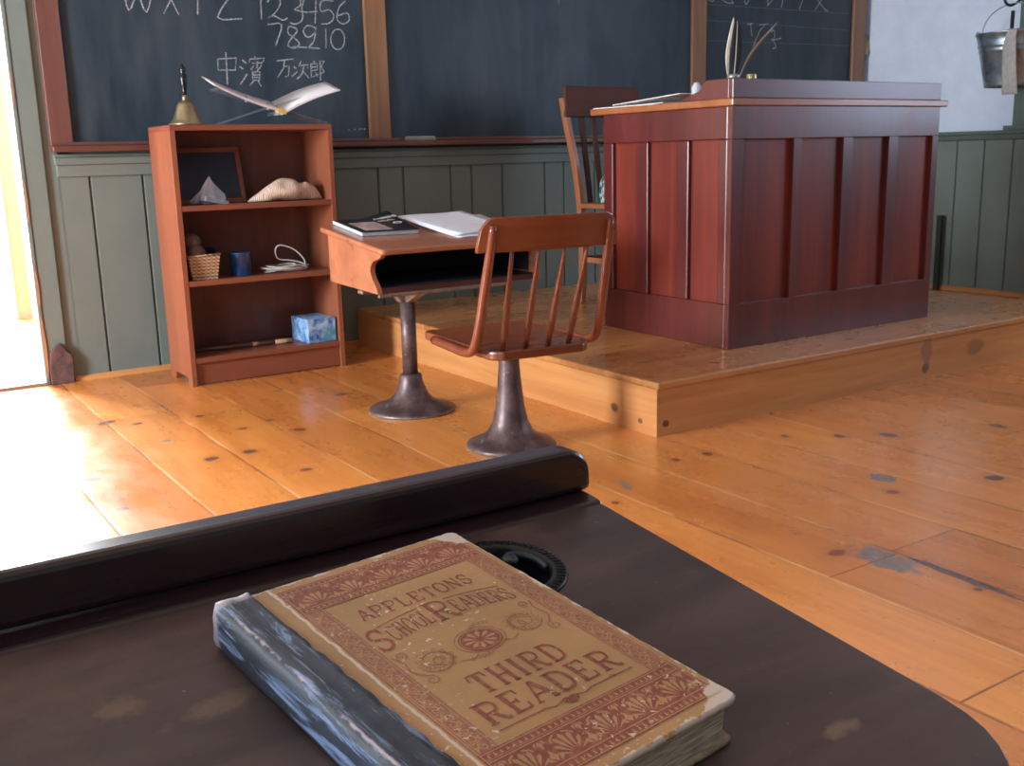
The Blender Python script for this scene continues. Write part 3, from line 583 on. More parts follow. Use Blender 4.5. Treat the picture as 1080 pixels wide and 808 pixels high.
# stick
b = MB(); b.tube([(-.215, .03, .009), (-.10, .02, .010), (.05, .005, .011), (.12, -.005, .011)], [.006, .008, .0075, .008], 10)
t = thing('wooden_stick', 'long dark stick with pale bands lying on the bottom shelf', 'stick', bcp(.255, .10, .1085)); b.build('shaft', plain('dark_stick_wood', (.14, .075, .06), .5), t)
b = MB(); b.tube([(.12, -.005, .011), (.155, -.009, .011), (.19, -.013, .011)], [.009, .010, .009], 10); b.build('pale_band', plain('pale_wood_band', (.50, .30, .16), .6), t); b = MB(); b.tube([(.03, .0072, .011), (.055, .0045, .011)], .0088, 10)
b.build('pale_band', plain('pale_wood_band', (.50, .30, .16), .6), t)
# blue box
k = NT('blue_marbled_card', .4, .5); v = k.obj(); a = k.noise(v, 22, 5, .7, .8); bb_ = k.noise(v, 9, 3)
c = k.mix(k.mr(a, .38, .6), (.03, .15, .42), (.42, .62, .86)); c = k.mix(k.mr(bb_, .55, .65, 0, .8), c, (.05, .30, .42)); k.color(c)
t = thing('patterned_box', 'rectangular blue and white patterned box on the bottom shelf', 'box', bcp(.548, .085, .1085), R(2))
MB().box(-.062, .062, -.070, .095, 0, .098).build('carton', k.m, t, bevel=.002)
MB().prism([(-.028, .018), (-.020, .018), (-.018, .032), (-.026, .034)], -.0706, -.0700, 'y').build('emblem', plain('royal_blue_print', (.02, .06, .45), .5), t)

# ================================================================== STUDENT DESK
def sdz(y): return .568+.1086*(y-2.866)
SX0, SX1 = 1.405, 2.050
sd = thing('student_desk', 'small sloped orange-brown school desk on one iron pedestal beside the bookcase', 'desk', (1.594, 3.076, 0))
T0 = Matrix.Translation((-1.594, -3.076, 0))
def rounded_rect(x0, x1, y0, y1, r, n=6):
    P = []
    for cx, cy, a0 in ((x1-r, y1-r, 0), (x0+r, y1-r, 90), (x0+r, y0+r, 180), (x1-r, y0+r, 270)):
        for i in range(n+1): a = R(a0+90*i/n); P.append((cx+r*math.cos(a), cy+r*math.sin(a)))
    return P
b = MB(); P = rounded_rect(SX0, SX1, 2.866, 3.336, .018); n = len(P); b.v = [tuple(T0 @ Vector((x, y, sdz(y)-.018))) for x, y in P]+[tuple(T0 @ Vector((x, y, sdz(y)))) for x, y in P]
b.f = [list(range(n))[::-1], list(range(n, 2*n))]+[[i, (i+1) % n, n+(i+1) % n, n+i] for i in range(n)]; b.sm = [False]*len(b.f)
b.build('desktop', M['sdesk'], sd, bevel=.006, seg=3)
def side_prof():
    f_ = [(2.893, .553), (2.897, .543), (2.920, .534), (2.950, .527), (2.970, .512), (2.976, .495), (2.966, .474), (2.948, .456), (2.934, .440), (2.930, .425)]
    return f_+[(3.290, .436), (3.290, sdz(3.290)-.018), (2.893, sdz(2.893)-.018)]
for x0 in (SX0+.012, SX1-.028):
    sp = MB().prism(side_prof(), x0, x0+.016, 'x', T0).build('side_panel', M['sdesk'], sd, bevel=.0015)
b = MB().prism([(2.932, .425), (2.932, .441), (3.29, .448), (3.29, .436)], SX0+.028, SX1-.028, 'x', T0); b.build('bottom_board', M['sdesk_edge'], sd)
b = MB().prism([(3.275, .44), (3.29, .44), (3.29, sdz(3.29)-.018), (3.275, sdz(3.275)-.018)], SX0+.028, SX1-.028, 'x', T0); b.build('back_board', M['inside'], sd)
b = MB()
b.box(SX0+.0282, SX0+.0292, 2.98, 3.275, .448, .552, T0); b.box(SX1-.0292, SX1-.0282, 2.98, 3.275, .448, .552, T0)
b.prism([(2.94, .4415), (2.94, .443), (3.275, .4495), (3.275, .4485)], SX0+.029, SX1-.029, 'x', T0)
b.prism([(2.90, .5516), (3.27, .5916), (3.27, .5900), (2.90, .5500)], SX0+.029, SX1-.029, 'x', T0)
b.build('dark_inner_sheets', M['inside'], sd)  # thin near-black sheets make the inside of the open box dark
# iron pedestal
def pedestal(parent, prof, nm='pedestal'):
    return MB().lathe(prof, 40).build(nm, M['iron'], parent)
pedestal(sd, [(.146, 0), (.149, .006), (.142, .012), (.122, .018), (.098, .026), (.076, .038), (.060, .055), (.049, .078), (.040, .102), (.0375, .122), (.031, .127)], 'pedestal_base')
pedestal(sd, [(.0255, .120), (.0255, .372)], 'pedestal_tube')
ib = plain('pale_worn_iron_bracket', (.34, .26, .20), .45, .35, .2, 30)
b = MB(); b.prism([(-.10, .414), (-.05, .400), (-.030, .372), (.030, .372), (.06, .394), (.15, .408), (.36, .416), (.36, .424), (-.17, .424), (-.17, .412), (-.12, .410)], -.018, .018, 'y')
b.prism([(-.150, .425), (.190, .433), (.19, .425), (.03, .372), (-.03, .372), (-.12, .412)], -.016, .016, 'x')
b.prism([(-.152, .413), (-.152, .4235), (-.14, .424), (-.14, .413)], -.175, .30, 'x')
b.build('bracket', ib, sd, bevel=.003)
# magazine and papers on the desk
def on_sd(x, y, z=0.0): return (x, y, sdz(y)+z)
def sd_frame(x, y, rz, lift=0.0):
    return Matrix.Translation(on_sd(x, y, lift+.0005)) @ Matrix.Rotation(math.atan(.1086), 4, 'X') @ Matrix.Rotation(rz, 4, 'Z')
t = thing('magazine', 'thick black-covered magazine with a photo on its cover lying on the student desk', 'magazine'); t.matrix_world = sd_frame(1.455, 3.100, R(-3))
MB().box(0, .200, 0, .262, .001, .013).build('pages', plain('blue_grey_page_edges', (.55, .62, .66), .7), t)
b = MB(); n = 12
for z0 in (.013,):
    vs = []
    for i in range(n+1):
        for j in range(n+1):
            x = -.002+.206*i/n; y = -.002+.266*j/n; lift = .030*max(0, (i/n-.45))**1.5*2*(j/n)**1.5
            vs.append((x, y, z0+lift+.0012))
    N1 = n+1; b.add(vs, [(i*N1+j, (i+1)*N1+j, (i+1)*N1+j+1, i*N1+j+1) for i in range(n) for j in range(n)], True)
cover = b.build('cover', plain('glossy_black_cover', (.012, .013, .018), .25), t); sm_ = cover.modifiers.new('s', 'SOLIDIFY'); sm_.thickness = .0012; sm_.offset = -1
b = MB(); b.add([(.022, .022, .0150), (.120, .022, .0150), (.120, .180, .0158), (.022, .180, .0150)], [(0, 1, 2, 3)]); cp = b.build('cover_photo', plain('pale_cover_photo', (.55, .47, .44), .4, c2=(.30, .16, .15), scale=16), t)
b = MB()
def zc(x, y): return .0155+.030*max(0, (x/.206-.45))**1.5*2*(y/.266)**1.5
def block_word(mb, word, x, y, h, w_, ang, sw):
    # simple block letters drawn as strokes
    G = {'G': [[(1, .85), (.5, 1), (0, .7), (0, .3), (.5, 0), (1, .2), (1, .5), (.6, .5)]], 'I': [[(.5, 0), (.5, 1)]], 'B': [[(0, 0), (0, 1), (.8, .9), (.8, .6), (0, .5), (.9, .45), (.9, .1), (0, 0)]], 'O': [[(0, .5), (.2, .95), (.8, .95), (1, .5), (.8, .05), (.2, .05), (0, .5)]],
         'N': [[(0, 0), (0, 1), (1, 0), (1, 1)]], 'S': [[(1, .85), (.5, 1), (0, .8), (.1, .55), (.9, .45), (1, .2), (.5, 0), (0, .15)]], 'C': [[(1, .85), (.5, 1), (0, .7), (0, .3), (.5, 0), (1, .15)]], 'R': [[(0, 0), (0, 1), (.8, .95), (.8, .55), (0, .5), (1, 0)]], 'U': [[(0, 1), (0, .2), (.5, 0), (1, .2), (1, 1)]], 'L': [[(0, 1), (0, 0), (1, 0)]], 'E': [[(1, 1), (0, 1), (0, 0), (1, 0)], [(0, .5), (.8, .5)]], 'T': [[(0, 1), (1, 1)], [(.5, 1), (.5, 0)]], 'A': [[(0, 0), (.5, 1), (1, 0)], [(.2, .4), (.8, .4)]], 'D': [[(0, 0), (0, 1), (.7, .9), (1, .5), (.7, .1), (0, 0)]], 'H': [[(0, 0), (0, 1)], [(1, 0), (1, 1)], [(0, .5), (1, .5)]]}
    for ch in word:
        for s in G.get(ch, []):
            p2 = [(x+(p[0]*w_)*math.cos(ang)-(p[1]*h)*math.sin(ang), y+(p[0]*w_)*math.sin(ang)+(p[1]*h)*math.cos(ang)) for p in s]
            i0 = len(mb.v); mb.ribbon(p2, sw, 0); mb.v[i0:] = [(a, c_, zc(a, c_)) for a, c_, _ in mb.v[i0:]]
        x += w_*1.35*math.cos(ang); y += w_*1.35*math.sin(ang)
block_word(b, 'GIBBONS', .128, .20, .020, .0085, R(-8), .0035); b.build('cover_lettering', plain('white_print', (.75, .78, .82), .5), t); b = MB(); block_word(b, 'CRUEL', .128, .165, .014, .009, R(-8), .003)
rr_ = [(.178+.014*math.cos(a*.5), .12+.010*math.sin(a*.5)) for a in range(13)]; b.ribbon(rr_, .006, 0); b.v[-26:] = [(a, c_, zc(a, c_)) for a, c_, _ in b.v[-26:]]
b.build('cover_lettering', plain('white_print', (.75, .78, .82), .5), t)
def sheet(x, y, rz, lift, curl, label, wd=.28, ht=.36):
    b = MB(); n = 10; N1 = n+1; vs = []
    for i in range(N1):
        for j in range(N1):
            u_, v_ = i/n, j/n; vs.append((u_*wd, v_*ht, curl*v_**1.6+.0015*math.sin(u_*7)))
    b.add(vs, [(i*N1+j, (i+1)*N1+j, (i+1)*N1+j+1, i*N1+j+1) for i in range(n) for j in range(n)], True)
    o = b.build('paper_sheet', papermat, None); o.matrix_world = sd_frame(x, y, rz, lift)
    s_ = o.modifiers.new('s', 'SOLIDIFY'); s_.thickness = .0008; s_.offset = 1
    return tag(o, label, 'paper', 'papers on the student desk')
k = NT('printed_white_paper', .7, .3); v = k.obj(); s = k.sep(v); a = k.noise(k.mp(v, (.35, 2.5, 1)), 40, 2)
k.color(k.mix(k.mr(a, .60, .66, 0, .45), (.80, .82, .90), (.45, .46, .55))); papermat = k.m
sheet(1.728, 2.985, R(3), .0032, .012, 'top sheet of white paper spread on the student desk')
sheet(1.735, 2.970, R(-3), .0002, .012, 'bottom sheet of white paper peeping from under the spread sheets')
sheet(1.748, 2.985, R(6), .0060, .012, 'white sheet turned slightly askew on the right of the student desk')

# ================================================================== STUDENT CHAIR
scx, scy = 1.612, 2.489
ch = thing('student_chair', 'wooden spindle-back swivel school chair on an iron pedestal facing the small desk', 'chair', (scx, scy, 0), R(-7))
pedestal(ch, [(.128, 0), (.134, .006), (.128, .014), (.112, .020), (.090, .030), (.068, .046), (.053, .075), (.043, .120), (.035, .190), (.030, .250), (.030, .300)])
MB().box(-.07, .07, -.012, .012, .290, .304).box(-.012, .012, -.09, .09, .290, .304).build('seat_bracket', M['iron'], ch, bevel=.003)
P = []
for i in range(9): a = R(i*11.25); P.append((.150-.02+.025*math.cos(a), .215-.025+.025*math.sin(a)))
P = rounded_rect(-.175, .175, -.215, .235, .03); 
# waist the rear corners
P2 = []
for x, y in P:
    s = 1.0 if y > -.10 else 1-.18*((-.10-y)/.12)
    P2.append((x*s, y-(.02*(1-(x/.175)**2) if y < -.1 else 0)))
seat = MB(); n = len(P2); seat.v = [(x, y, .304) for x, y in P2]+[(x, y, .330) for x, y in P2]+[(x*.8, y*.8, .3255) for x, y in P2]
seat.f = [list(range(n))[::-1]]+[[i, (i+1) % n, n+(i+1) % n, n+i] for i in range(n)]+[[n+i, n+(i+1) % n, 2*n+(i+1) % n, 2*n+i] for i in range(n)]+[list(range(2*n, 3*n))]
seat.sm = [False]*len(seat.f)
seat.build('seat', M['schair'], ch, bevel=.006, seg=3)
CRZ0, CRZ1, CRY = .598, .688, -.262
for sx in (-1, 1):
    pts = [(sx*.182, .12, .318), (sx*.184, .02, .318), (sx*.186, -.06, .318), (sx*.187, -.125, .320), (sx*.187, -.168, .334), (sx*.186, -.190, .362), (sx*.184, -.210, .41), (sx*.180, -.238, .50), (sx*.175, -.268, .60), (sx*.172, -.284, .668)]
    MB().tube(smoothpath(pts, 4), [.0135]*30+[.013, .0125, .012, .0115, .011, .010, .0095], 12).build('bent_arm_post', M['schair_z'], ch)
b = MB(); n = 48; prof = []
fr_ = []; 
for i in range(n+1):
    s = -1+2*i/n; x = s*.208; yb = CRY-.030*(1-s*s)+.010
    e = 1-max(0, (abs(s)-.86)/.14)**2*.55
    q_ = max(0, (abs(s)-.76)/.24); zt = CRZ0+.012+(CRZ1-CRZ0-.012)*max(0, 1-q_**2.4)**(1/2.0)
    lean = .014
    fr_.append([(x, yb+.008, CRZ0), (x, yb+.008-lean*(zt-CRZ0)/.09, zt), (x, yb-.006-lean*(zt-CRZ0)/.09, zt), (x, yb-.006, CRZ0)])
vs = [p for q in fr_ for p in q]; fs = [(0, 1, 2, 3), tuple(4*n+k_ for k_ in (3, 2, 1, 0))]
for i in range(n):
    for k_ in range(4): fs.append((4*i+k_, 4*(i+1)+k_, 4*(i+1)+(k_+1) % 4, 4*i+(k_+1) % 4))
b.add(vs, fs); b.build('crest_rail', M['schair'], ch, bevel=.003)
for i, x in enumerate((-.112, -.040, .035, .105)):
    tx = x*1.03; yb = CRY-.030*(1-(tx/.208)**2)+.010
    p0, p1 = Vector((x*.93, -.178, .322)), Vector((tx, yb, .602)); pts = [p0.lerp(p1, q/8) for q in range(9)]
    MB().tube(pts, [.0075, .0085, .010, .0105, .009, .0075, .0062, .0055, .0055], 10).build('spindle', M['schair_z'], ch)

# ================================================================== TEACHER DESK
TX0, TX1, TY0, TY1, TZ0, TZ1 = 2.535, 3.637, 2.530, 3.210, PZ, .980
td = thing('teacher_desk', 'large dark red panelled teacher desk standing on the wooden platform', 'desk', (TX0, TY0, PZ))
W_, D_, H_ = TX1-TX0, TY1-TY0, TZ1-TZ0
pz0, pz1 = .322-PZ, .873-PZ
fx = [(2.590, 2.830), (2.872, 3.087), (3.140, 3.340), (3.395, 3.600)]; fx = [(a-TX0, c-TX0) for a, c in fx]
def frame_panels(mb, spans, length, F, z0, z1, top, t_=.022):
    # stiles and rails around sunk fields; F maps (s, depth, z)
    def bx(s0, s1, a, c): mb.add([F(s, d, z) for z in (a, c) for d in (0, t_) for s in (s0, s1)], [(0, 2, 3, 1), (4, 5, 7, 6), (0, 1, 5, 4), (2, 6, 7, 3), (0, 4, 6, 2), (1, 3, 7, 5)])
    bx(0, length, 0, z0); bx(0, length, z1, top)
    e = [0]+[q for sp in spans for q in sp]+[length]
    for i in range(0, len(e), 2): bx(e[i], e[i+1], z0, z1)
b = MB(); frame_panels(b, fx, W_, lambda s, d, z: (s, d, z), pz0, pz1, H_); b.build('front_frame', M['tdesk'], td, bevel=.0015, seg=1)
sy = [(2.592-TY0, 2.739-TY0), (2.796-TY0, 2.953-TY0), (3.017-TY0, 3.155-TY0)]
b = MB(); frame_panels(b, [(a-.0225, c-.0225) for a, c in sy], D_-.0225, lambda s, d, z: (d, s+.0225, z), pz0, pz1, H_); b.build('left_side_frame', M['tdesk'], td, bevel=.0035)
b = MB(); frame_panels(b, [(a-.0225, c-.0225) for a, c in sy], D_-.0225, lambda s, d, z: (W_-d, s+.0225, z), pz0, pz1, H_); b.build('right_side_frame', M['tdesk'], td, bevel=.007)
for a, c in fx:
    MB().box(a-.008, c+.008, .017, .028, pz0-.004, pz1+.004).build('front_panel', M['tdesk_panel'], td)
for a, c in sy:
    MB().box(.017, .028, a-.008, c+.008, pz0-.004, pz1+.004).build('side_panel', M['tdesk_panel'], td)
    MB().box(W_-.028, W_-.017, a-.008, c+.008, pz0-.004, pz1+.004).build('side_panel', M['tdesk_panel'], td)
# pedestals and kneehole of the rear
b = MB(); b.box(.023, .34, D_-.03, D_-.012, .04, H_); b.box(W_-.34, W_-.023, D_-.03, D_-.012, .04, H_); b.box(.33, .348, .03, D_-.012, .02, H_); b.box(W_-.348, W_-.33, .03, D_-.012, .02, H_)
b.build('rear_carcass', M['tdesk_x'], td, bevel=.002)
for xx in (.04, W_-.33):
    for q in range(3):
        d_ = MB().box(xx, xx+.29, D_-.012, D_, .05+q*.245, .28+q*.245).build('drawer', M['tdesk_x'], td, bevel=.004)
        MB().lathe([(.006, 0), (.006, .012), (.014, .018), (.013, .026), (.0001, .029)], 16, Matrix.Translation((xx+.145, D_, .165+q*.245)) @ Matrix.Rotation(R(-90), 4, 'X')).build('knob', plain('dark_knob', (.05, .02, .015), .3), d_)
b = MB(); b.box(-.006, W_+.040, -.006, D_+.075, H_, H_+.024); b.build('desktop', M['tdesk_top'], td, bevel=.004)
tz = H_+.024
b = MB(); b.box(0, W_, 0, .020, tz, tz+.063); b.build('gallery_front', M['tdesk_x'], td, bevel=.003)
gp = [(.0205, tz), (.0205, tz+.063), (.125, tz+.063), (.140, tz+.055), (.146, tz+.044), (.158, tz+.032), (.175, tz+.027), (.215, tz+.018), (.255, tz)]
for x0 in (0, W_-.020): MB().prism(gp, x0, x0+.020, 'x').build('gallery_end', M['tdesk'], td, bevel=.0015)
b = MB()
for x0, y0 in ((.03, .03), (W_-.09, .03), (.03, D_-.09), (W_-.09, D_-.09)): pass
DTZ = PZ+tz
# things on the teacher desk
def dpaper(x, y, rz, z, label, w_=.30, h_=.22, tilt=0):
    o = MB().prism([(0, 0), (w_, 0), (w_, h_), (0, h_)], 0, .0030).build('paper_sheet', page, None); o.location = (x, y, z); o.rotation_euler = (R(tilt), 0, rz)
    return tag(o, label, 'paper', 'papers on the teacher desk')
dpaper(2.545, 2.93, R(2), DTZ+.0003, 'lower white sheet at the edge of the panelled desk', .24, .34)
dpaper(2.560, 2.90, R(-6), DTZ+.0036, 'upper white sheet lying across the lower one on the panelled desk', .24, .30)
dpaper(2.550, 2.80, R(2), DTZ+.0290, 'topmost white sheet of the small pile on the panelled desk', .22, .36, -3.4)
t = thing('inkwell', 'small pale inkwell on the panelled desk with quills standing in it', 'inkwell', (2.745, 2.74, DTZ))
MB().lathe([(.022, 0), (.026, .004), (.026, .05), (.020, .062), (.018, .075), (.020, .080), (.014, .080), (.012, .03), (.0001, .03)], 28).build('pot', plain('milky_pot', (.55, .52, .48), .3), t)
MB().lathe([(.0201, .078), (.023, .084), (.021, .092), (.015, .094), (.0225, .08)], 24).build('rim', plain('pewter', (.5, .5, .5), .3, .7), t)
def quill(p0, p1, p2, wv_, c, label, m_dark=None):
    pts = smoothpath([p0, p1, p2], 8); n = len(pts); t = thing('quill_pen', label, 'quill', p0, group='quills on the teacher desk')
    o3 = Vector(p0); b = MB(); b.tube([p-o3 for p in pts], [.0022-.0014*i/n for i in range(n)], 6); b.build('shaft', plain('quill_shaft', (.62, .55, .45), .5), t)
    mb = MB(); side = Vector((.83, -.55, 0)); vs = []
    for i, p in enumerate(pts):
        s = i/(n-1); w_ = 0 if s < .22 else wv_*math.sin(math.pi*min(1, (s-.22)/.78)**.8)**.6
        q = p-o3; vs += [tuple(q-side*w_*.45+Vector((0, .002, 0))), tuple(q+side*w_+Vector((0, -.002, 0)))]
    mb.add(vs, [(2*i, 2*i+1, 2*i+3, 2*i+2) for i in range(n-1)], True); o = mb.build('vane', plain('feather_'+label.split()[0], c, .8, c2=tuple(x*.7 for x in c)), t)
    s_ = o.modifiers.new('s', 'SOLIDIFY'); s_.thickness = .0012
    return t
quill((2.735, 2.75, DTZ+.045), (2.722, 2.75, DTZ+.16), (2.750, 2.75, DTZ+.285), .008, (.72, .68, .55), 'cream upright quill with a slim curved feather in the inkwell')
quill((2.742, 2.738, DTZ+.045), (2.755, 2.74, DTZ+.16), (2.765, 2.745, DTZ+.275), .018, (.012, .011, .014), 'dark blackish quill standing upright behind the cream one')
quill((2.753, 2.742, DTZ+.045), (2.83, 2.74, DTZ+.17), (2.955, 2.74, DTZ+.275), .007, (.33, .20, .12), 'brown quill slanting far to the right out of the inkwell')
t = thing('ink_bottle', 'small ink bottle with a brass cap behind the desk gallery', 'bottle', (2.855, 2.76, DTZ))
MB().lathe([(.020, 0), (.022, .004), (.022, .050), (.012, .062), (.011, .072)], 24).build('glass_body', plain('dark_ink_glass', (.012, .014, .02), .1), t)
MB().lathe([(.017, .070), (.018, .072), (.018, .094), (.016, .098), (.0001, .098)], 24).build('cap', plain('yellow_brass_cap', (.70, .58, .28), .3, .7), t)
b = MB().lathe([(.016, 0), (.018, .004), (.018, .05), (.012, .058), (.010, .064), (.0001, .066)], 20)
tag(b.build('glass_jar', plain('pale_glass_jar', (.62, .66, .74), .15), loc=(2.590, 2.76, DTZ)), 'small pale glass jar beside the left gallery of the panelled desk', 'jar')

# ================================================================== TEACHER CHAIR
tc = thing('wooden_chair', 'wooden slat-back chair behind the left end of the panelled desk', 'chair', (2.86, 3.80, PZ))
cw = .41
for x in (0, cw-.03):
    pts = [(x+.014, .010, 0), (x+.014, -.006, .20), (x+.012, .004, .43), (x+.008, .035, .62), (x-.002, .080, .80), (x-.006, .105, .915)]
    pth = smoothpath(pts, 5); mb = MB(); vs = []
    for p in pth: vs += [(p.x-.013, p.y-.017, p.z), (p.x+.013, p.y-.017, p.z), (p.x+.013, p.y+.017, p.z), (p.x-.013, p.y+.017, p.z)]
    n = len(pth); fs = [(3, 2, 1, 0), tuple(4*(n-1)+q for q in range(4))]+[(4*i+q, 4*i+(q+1) % 4, 4*(i+1)+(q+1) % 4, 4*(i+1)+q) for i in range(n-1) for q in range(4)]
    mb.add(vs, fs); mb.build('back_post', M['tchair'], tc, bevel=.003)
for x in (.005, cw-.035): MB().box(x, x+.03, -.40, -.37, 0, .43).build('front_leg', M['tchair'], tc, bevel=.003)
P = rounded_rect(-.01, cw+.005, -.425, .02, .03); MB().prism(P, .430, .452).build('seat', M['tchair'], tc, bevel=.005)
b = MB()
b.add([(-.020, .066+.0, .835-.005), (cw+.012, .066, .830), (cw+.012, .088, .965), (-.008, .088, .968), (-.020, .085, .830), (cw+.012, .085, .826), (cw+.012, .107, .965), (-.008, .107, .968)], [(0, 1, 2, 3), (7, 6, 5, 4), (0, 4, 5, 1), (1, 5, 6, 2), (2, 6, 7, 3), (3, 7, 4, 0)])
b.build('crest_rail', M['tchair_dark'], tc, bevel=.006)
for i in range(5):
    x = .065+i*.066; b = MB(); y0, z0, y1, z1 = .012, .45, .078, .84
    b.add([(x, y0, z0), (x+.026, y0, z0), (x+.026, y0+.01, z0), (x, y0+.01, z0), (x-.002, y1, z1), (x+.028, y1, z1), (x+.028, y1+.01, z1), (x-.002, y1+.01, z1)], [(3, 2, 1, 0), (4, 5, 6, 7), (0, 1, 5, 4), (1, 2, 6, 5), (2, 3, 7, 6), (3, 0, 4, 7)])
    b.build('back_slat', M['tchair_dark'], tc, bevel=.002)
for z in (.20,): 
    for x in (.014, cw-.016): MB().box(x-.008, x+.008, -.385, 0, z-.012, z+.012).build('side_stretcher', M['tchair'], tc, bevel=.003)
    MB().box(.014, cw-.016, -.394, -.378, z+.05, z+.074).build('front_stretcher', M['tchair'], tc, bevel=.003)
    MB().box(.02, cw-.02, -.004, .010, z-.012, z+.012).build('rear_stretcher', M['tchair'], tc, bevel=.003)
b = MB().box(.005, cw-.01, -.395, -.377, .385, .43); b.build('seat_apron', M['tchair'], tc, bevel=.002)
mb = MB(); n, m = 18, 12; vs = []
for i in range(n+1):
    s = i/n; x = -.05+.10*s; pf_ = max(.05, math.sin(math.pi*s)**.5)
    for j in range(m):
        a = 2*math.pi*j/m; nn_ = noise.noise(Vector((x*22, math.cos(a)*1.4+5, math.sin(a)*1.4))); rr = 1+.5*nn_
        vs.append((x, .05*pf_*math.cos(a)*rr, max(.001, .075*pf_*(1+math.sin(a)*rr))))
mb.add(vs, [(i*m+j, (i+1)*m+j, (i+1)*m+(j+1) % m, i*m+(j+1) % m) for i in range(n) for j in range(m)]+[tuple(range(m)), tuple(range(len(vs)-m, len(vs)))[::-1]], True)
k = NT('teal_print_cloth', .9, .1); v = k.obj(); k.color(k.mix(k.mr(k.noise(v, 38, 3), .48, .52), (.02, .10, .10), k.mix(k.mr(k.noise(v, 30, 2), .5, .55), (.38, .52, .48), (.30, .14, .07))))
tag(mb.build('folded_cloth', k.m, subsurf=1, loc=(2.905, 3.63, PZ+.4525)), 'crumpled teal and brown patterned cloth on the seat of the slat-back chair', 'cloth')

# ================================================================== BUCKET
zinc = NT('galvanised_zinc', .35, .5, .75); v = zinc.obj(); zinc.color(zinc.mix(zinc.mr(zinc.noise(v, 9, 5, .6, .5), .35, .68), (.17, .21, .24), (.50, .57, .64))); zinc = zinc.m
bu = thing('galvanised_bucket', 'galvanised metal bucket hanging by its bail on the white wall', 'bucket', (5.300, 3.285, 1.125))
MB().lathe([(.0001, .008), (.118, .008), (.120, 0), (.124, 0), (.126, .010), (.158, .175), (.163, .180), (.160, .187), (.164, .200), (.169, .205), (.166, .212), (.178, .262), (.183, .266), (.179, .270), (.173, .262), (.120, .014)], 48).build('pail', zinc, bu)
b = MB(); pts = [(0, .178*math.cos(R(a)), .262+.155*math.sin(R(a))**.8 if a not in (0, 180) else .262) for a in range(0, 181, 10)]; b.tube(smoothpath(pts, 2), .0035, 8); b.build('bail_handle', plain('bail_wire', (.42, .45, .48), .4, .6), bu)
b = MB()
for s in (-1, 1): b.tube([(0, s*.172, .235), (0, s*.186, .262), (0, s*.190, .285), (0, s*.205, .295), (0, s*.218, .270)], [.006, .006, .005, .004, .003], 8)
b.build('ear', zinc, bu)
b = MB(); b.tube(smoothpath([(5.50, 3.285, 1.60), (5.44, 3.285, 1.60), (5.36, 3.285, 1.57), (5.31, 3.290, 1.542), (5.285, 3.305, 1.532), (5.27, 3.320, 1.545), (5.265, 3.330, 1.575), (5.27, 3.335, 1.60)], 4), .007, 8)
b.box(5.488, 5.507, 3.270, 3.300, 1.52, 1.68)
tag(b.build('wall_hook', M['black_iron']), 'black wrought iron scroll hook holding the bucket on the wall', 'hook')
dp = thing('dipper', 'dark-handled dipper standing in the hanging bucket', 'dipper', (5.25, 3.265, 1.14))
b = MB().tube([(.0, 0, .05), (0, 0, .36)], .010, 10); b.build('handle', plain('dark_handle', (.025, .02, .02), .4), dp)
MB().lathe([(.0001, .003), (.035, .005), (.045, .05), (.043, .05), (.033, .008), (.0001, .007)], 24).build('dipper_cup', zinc, dp)
mb = MB(); n = 14; N1 = 7; vs = []
path = [(5.185, 1.335), (5.150, 1.385), (5.128, 1.402), (5.113, 1.390), (5.108, 1.35), (5.112, 1.29), (5.120, 1.23), (5.128, 1.17), (5.136, 1.12), (5.142, 1.08)]
path = [(p.x, p.y) for p in smoothpath([(a, c, 0) for a, c in path], 2)]
for i, (x, z) in enumerate(path):
    for j in range(N1): wv_ = .030+.012*(i/len(path)); yy = 3.205+(j/(N1-1)-.5)*2*wv_; vs.append((x+.024-.004*math.sin(j*1.9+i*.2)+.010*((j/(N1-1)-.5)*2)**2, yy, z))
mb.add(vs, [(i*N1+j, i*N1+j+1, (i+1)*N1+j+1, (i+1)*N1+j) for i in range(len(path)-1) for j in range(N1-1)], True)
o = mb.build('hanging_towel', plain('beige_towel', (.47, .46, .44), .95, var=.1, scale=40)); s_ = o.modifiers.new('s', 'SOLIDIFY'); s_.thickness = .003
tag(o, 'beige towel strip draped over the rim of the hanging bucket', 'towel')

# ================================================================== FOREGROUND DESK
TL_ = R(5.5); DC = .2575
def dtop(y): return HC-DC+math.tan(TL_)*y
fd = thing('school_desk', 'old dark varnished school desk in the foreground with raised back rail and inkwell hole', 'desk', (0.06, .36, 0))
T1 = Matrix.Translation((-.06, -.36, 0))
DX0_, DX1_, DY0, DY1 = -.26, .3775, .187, .482
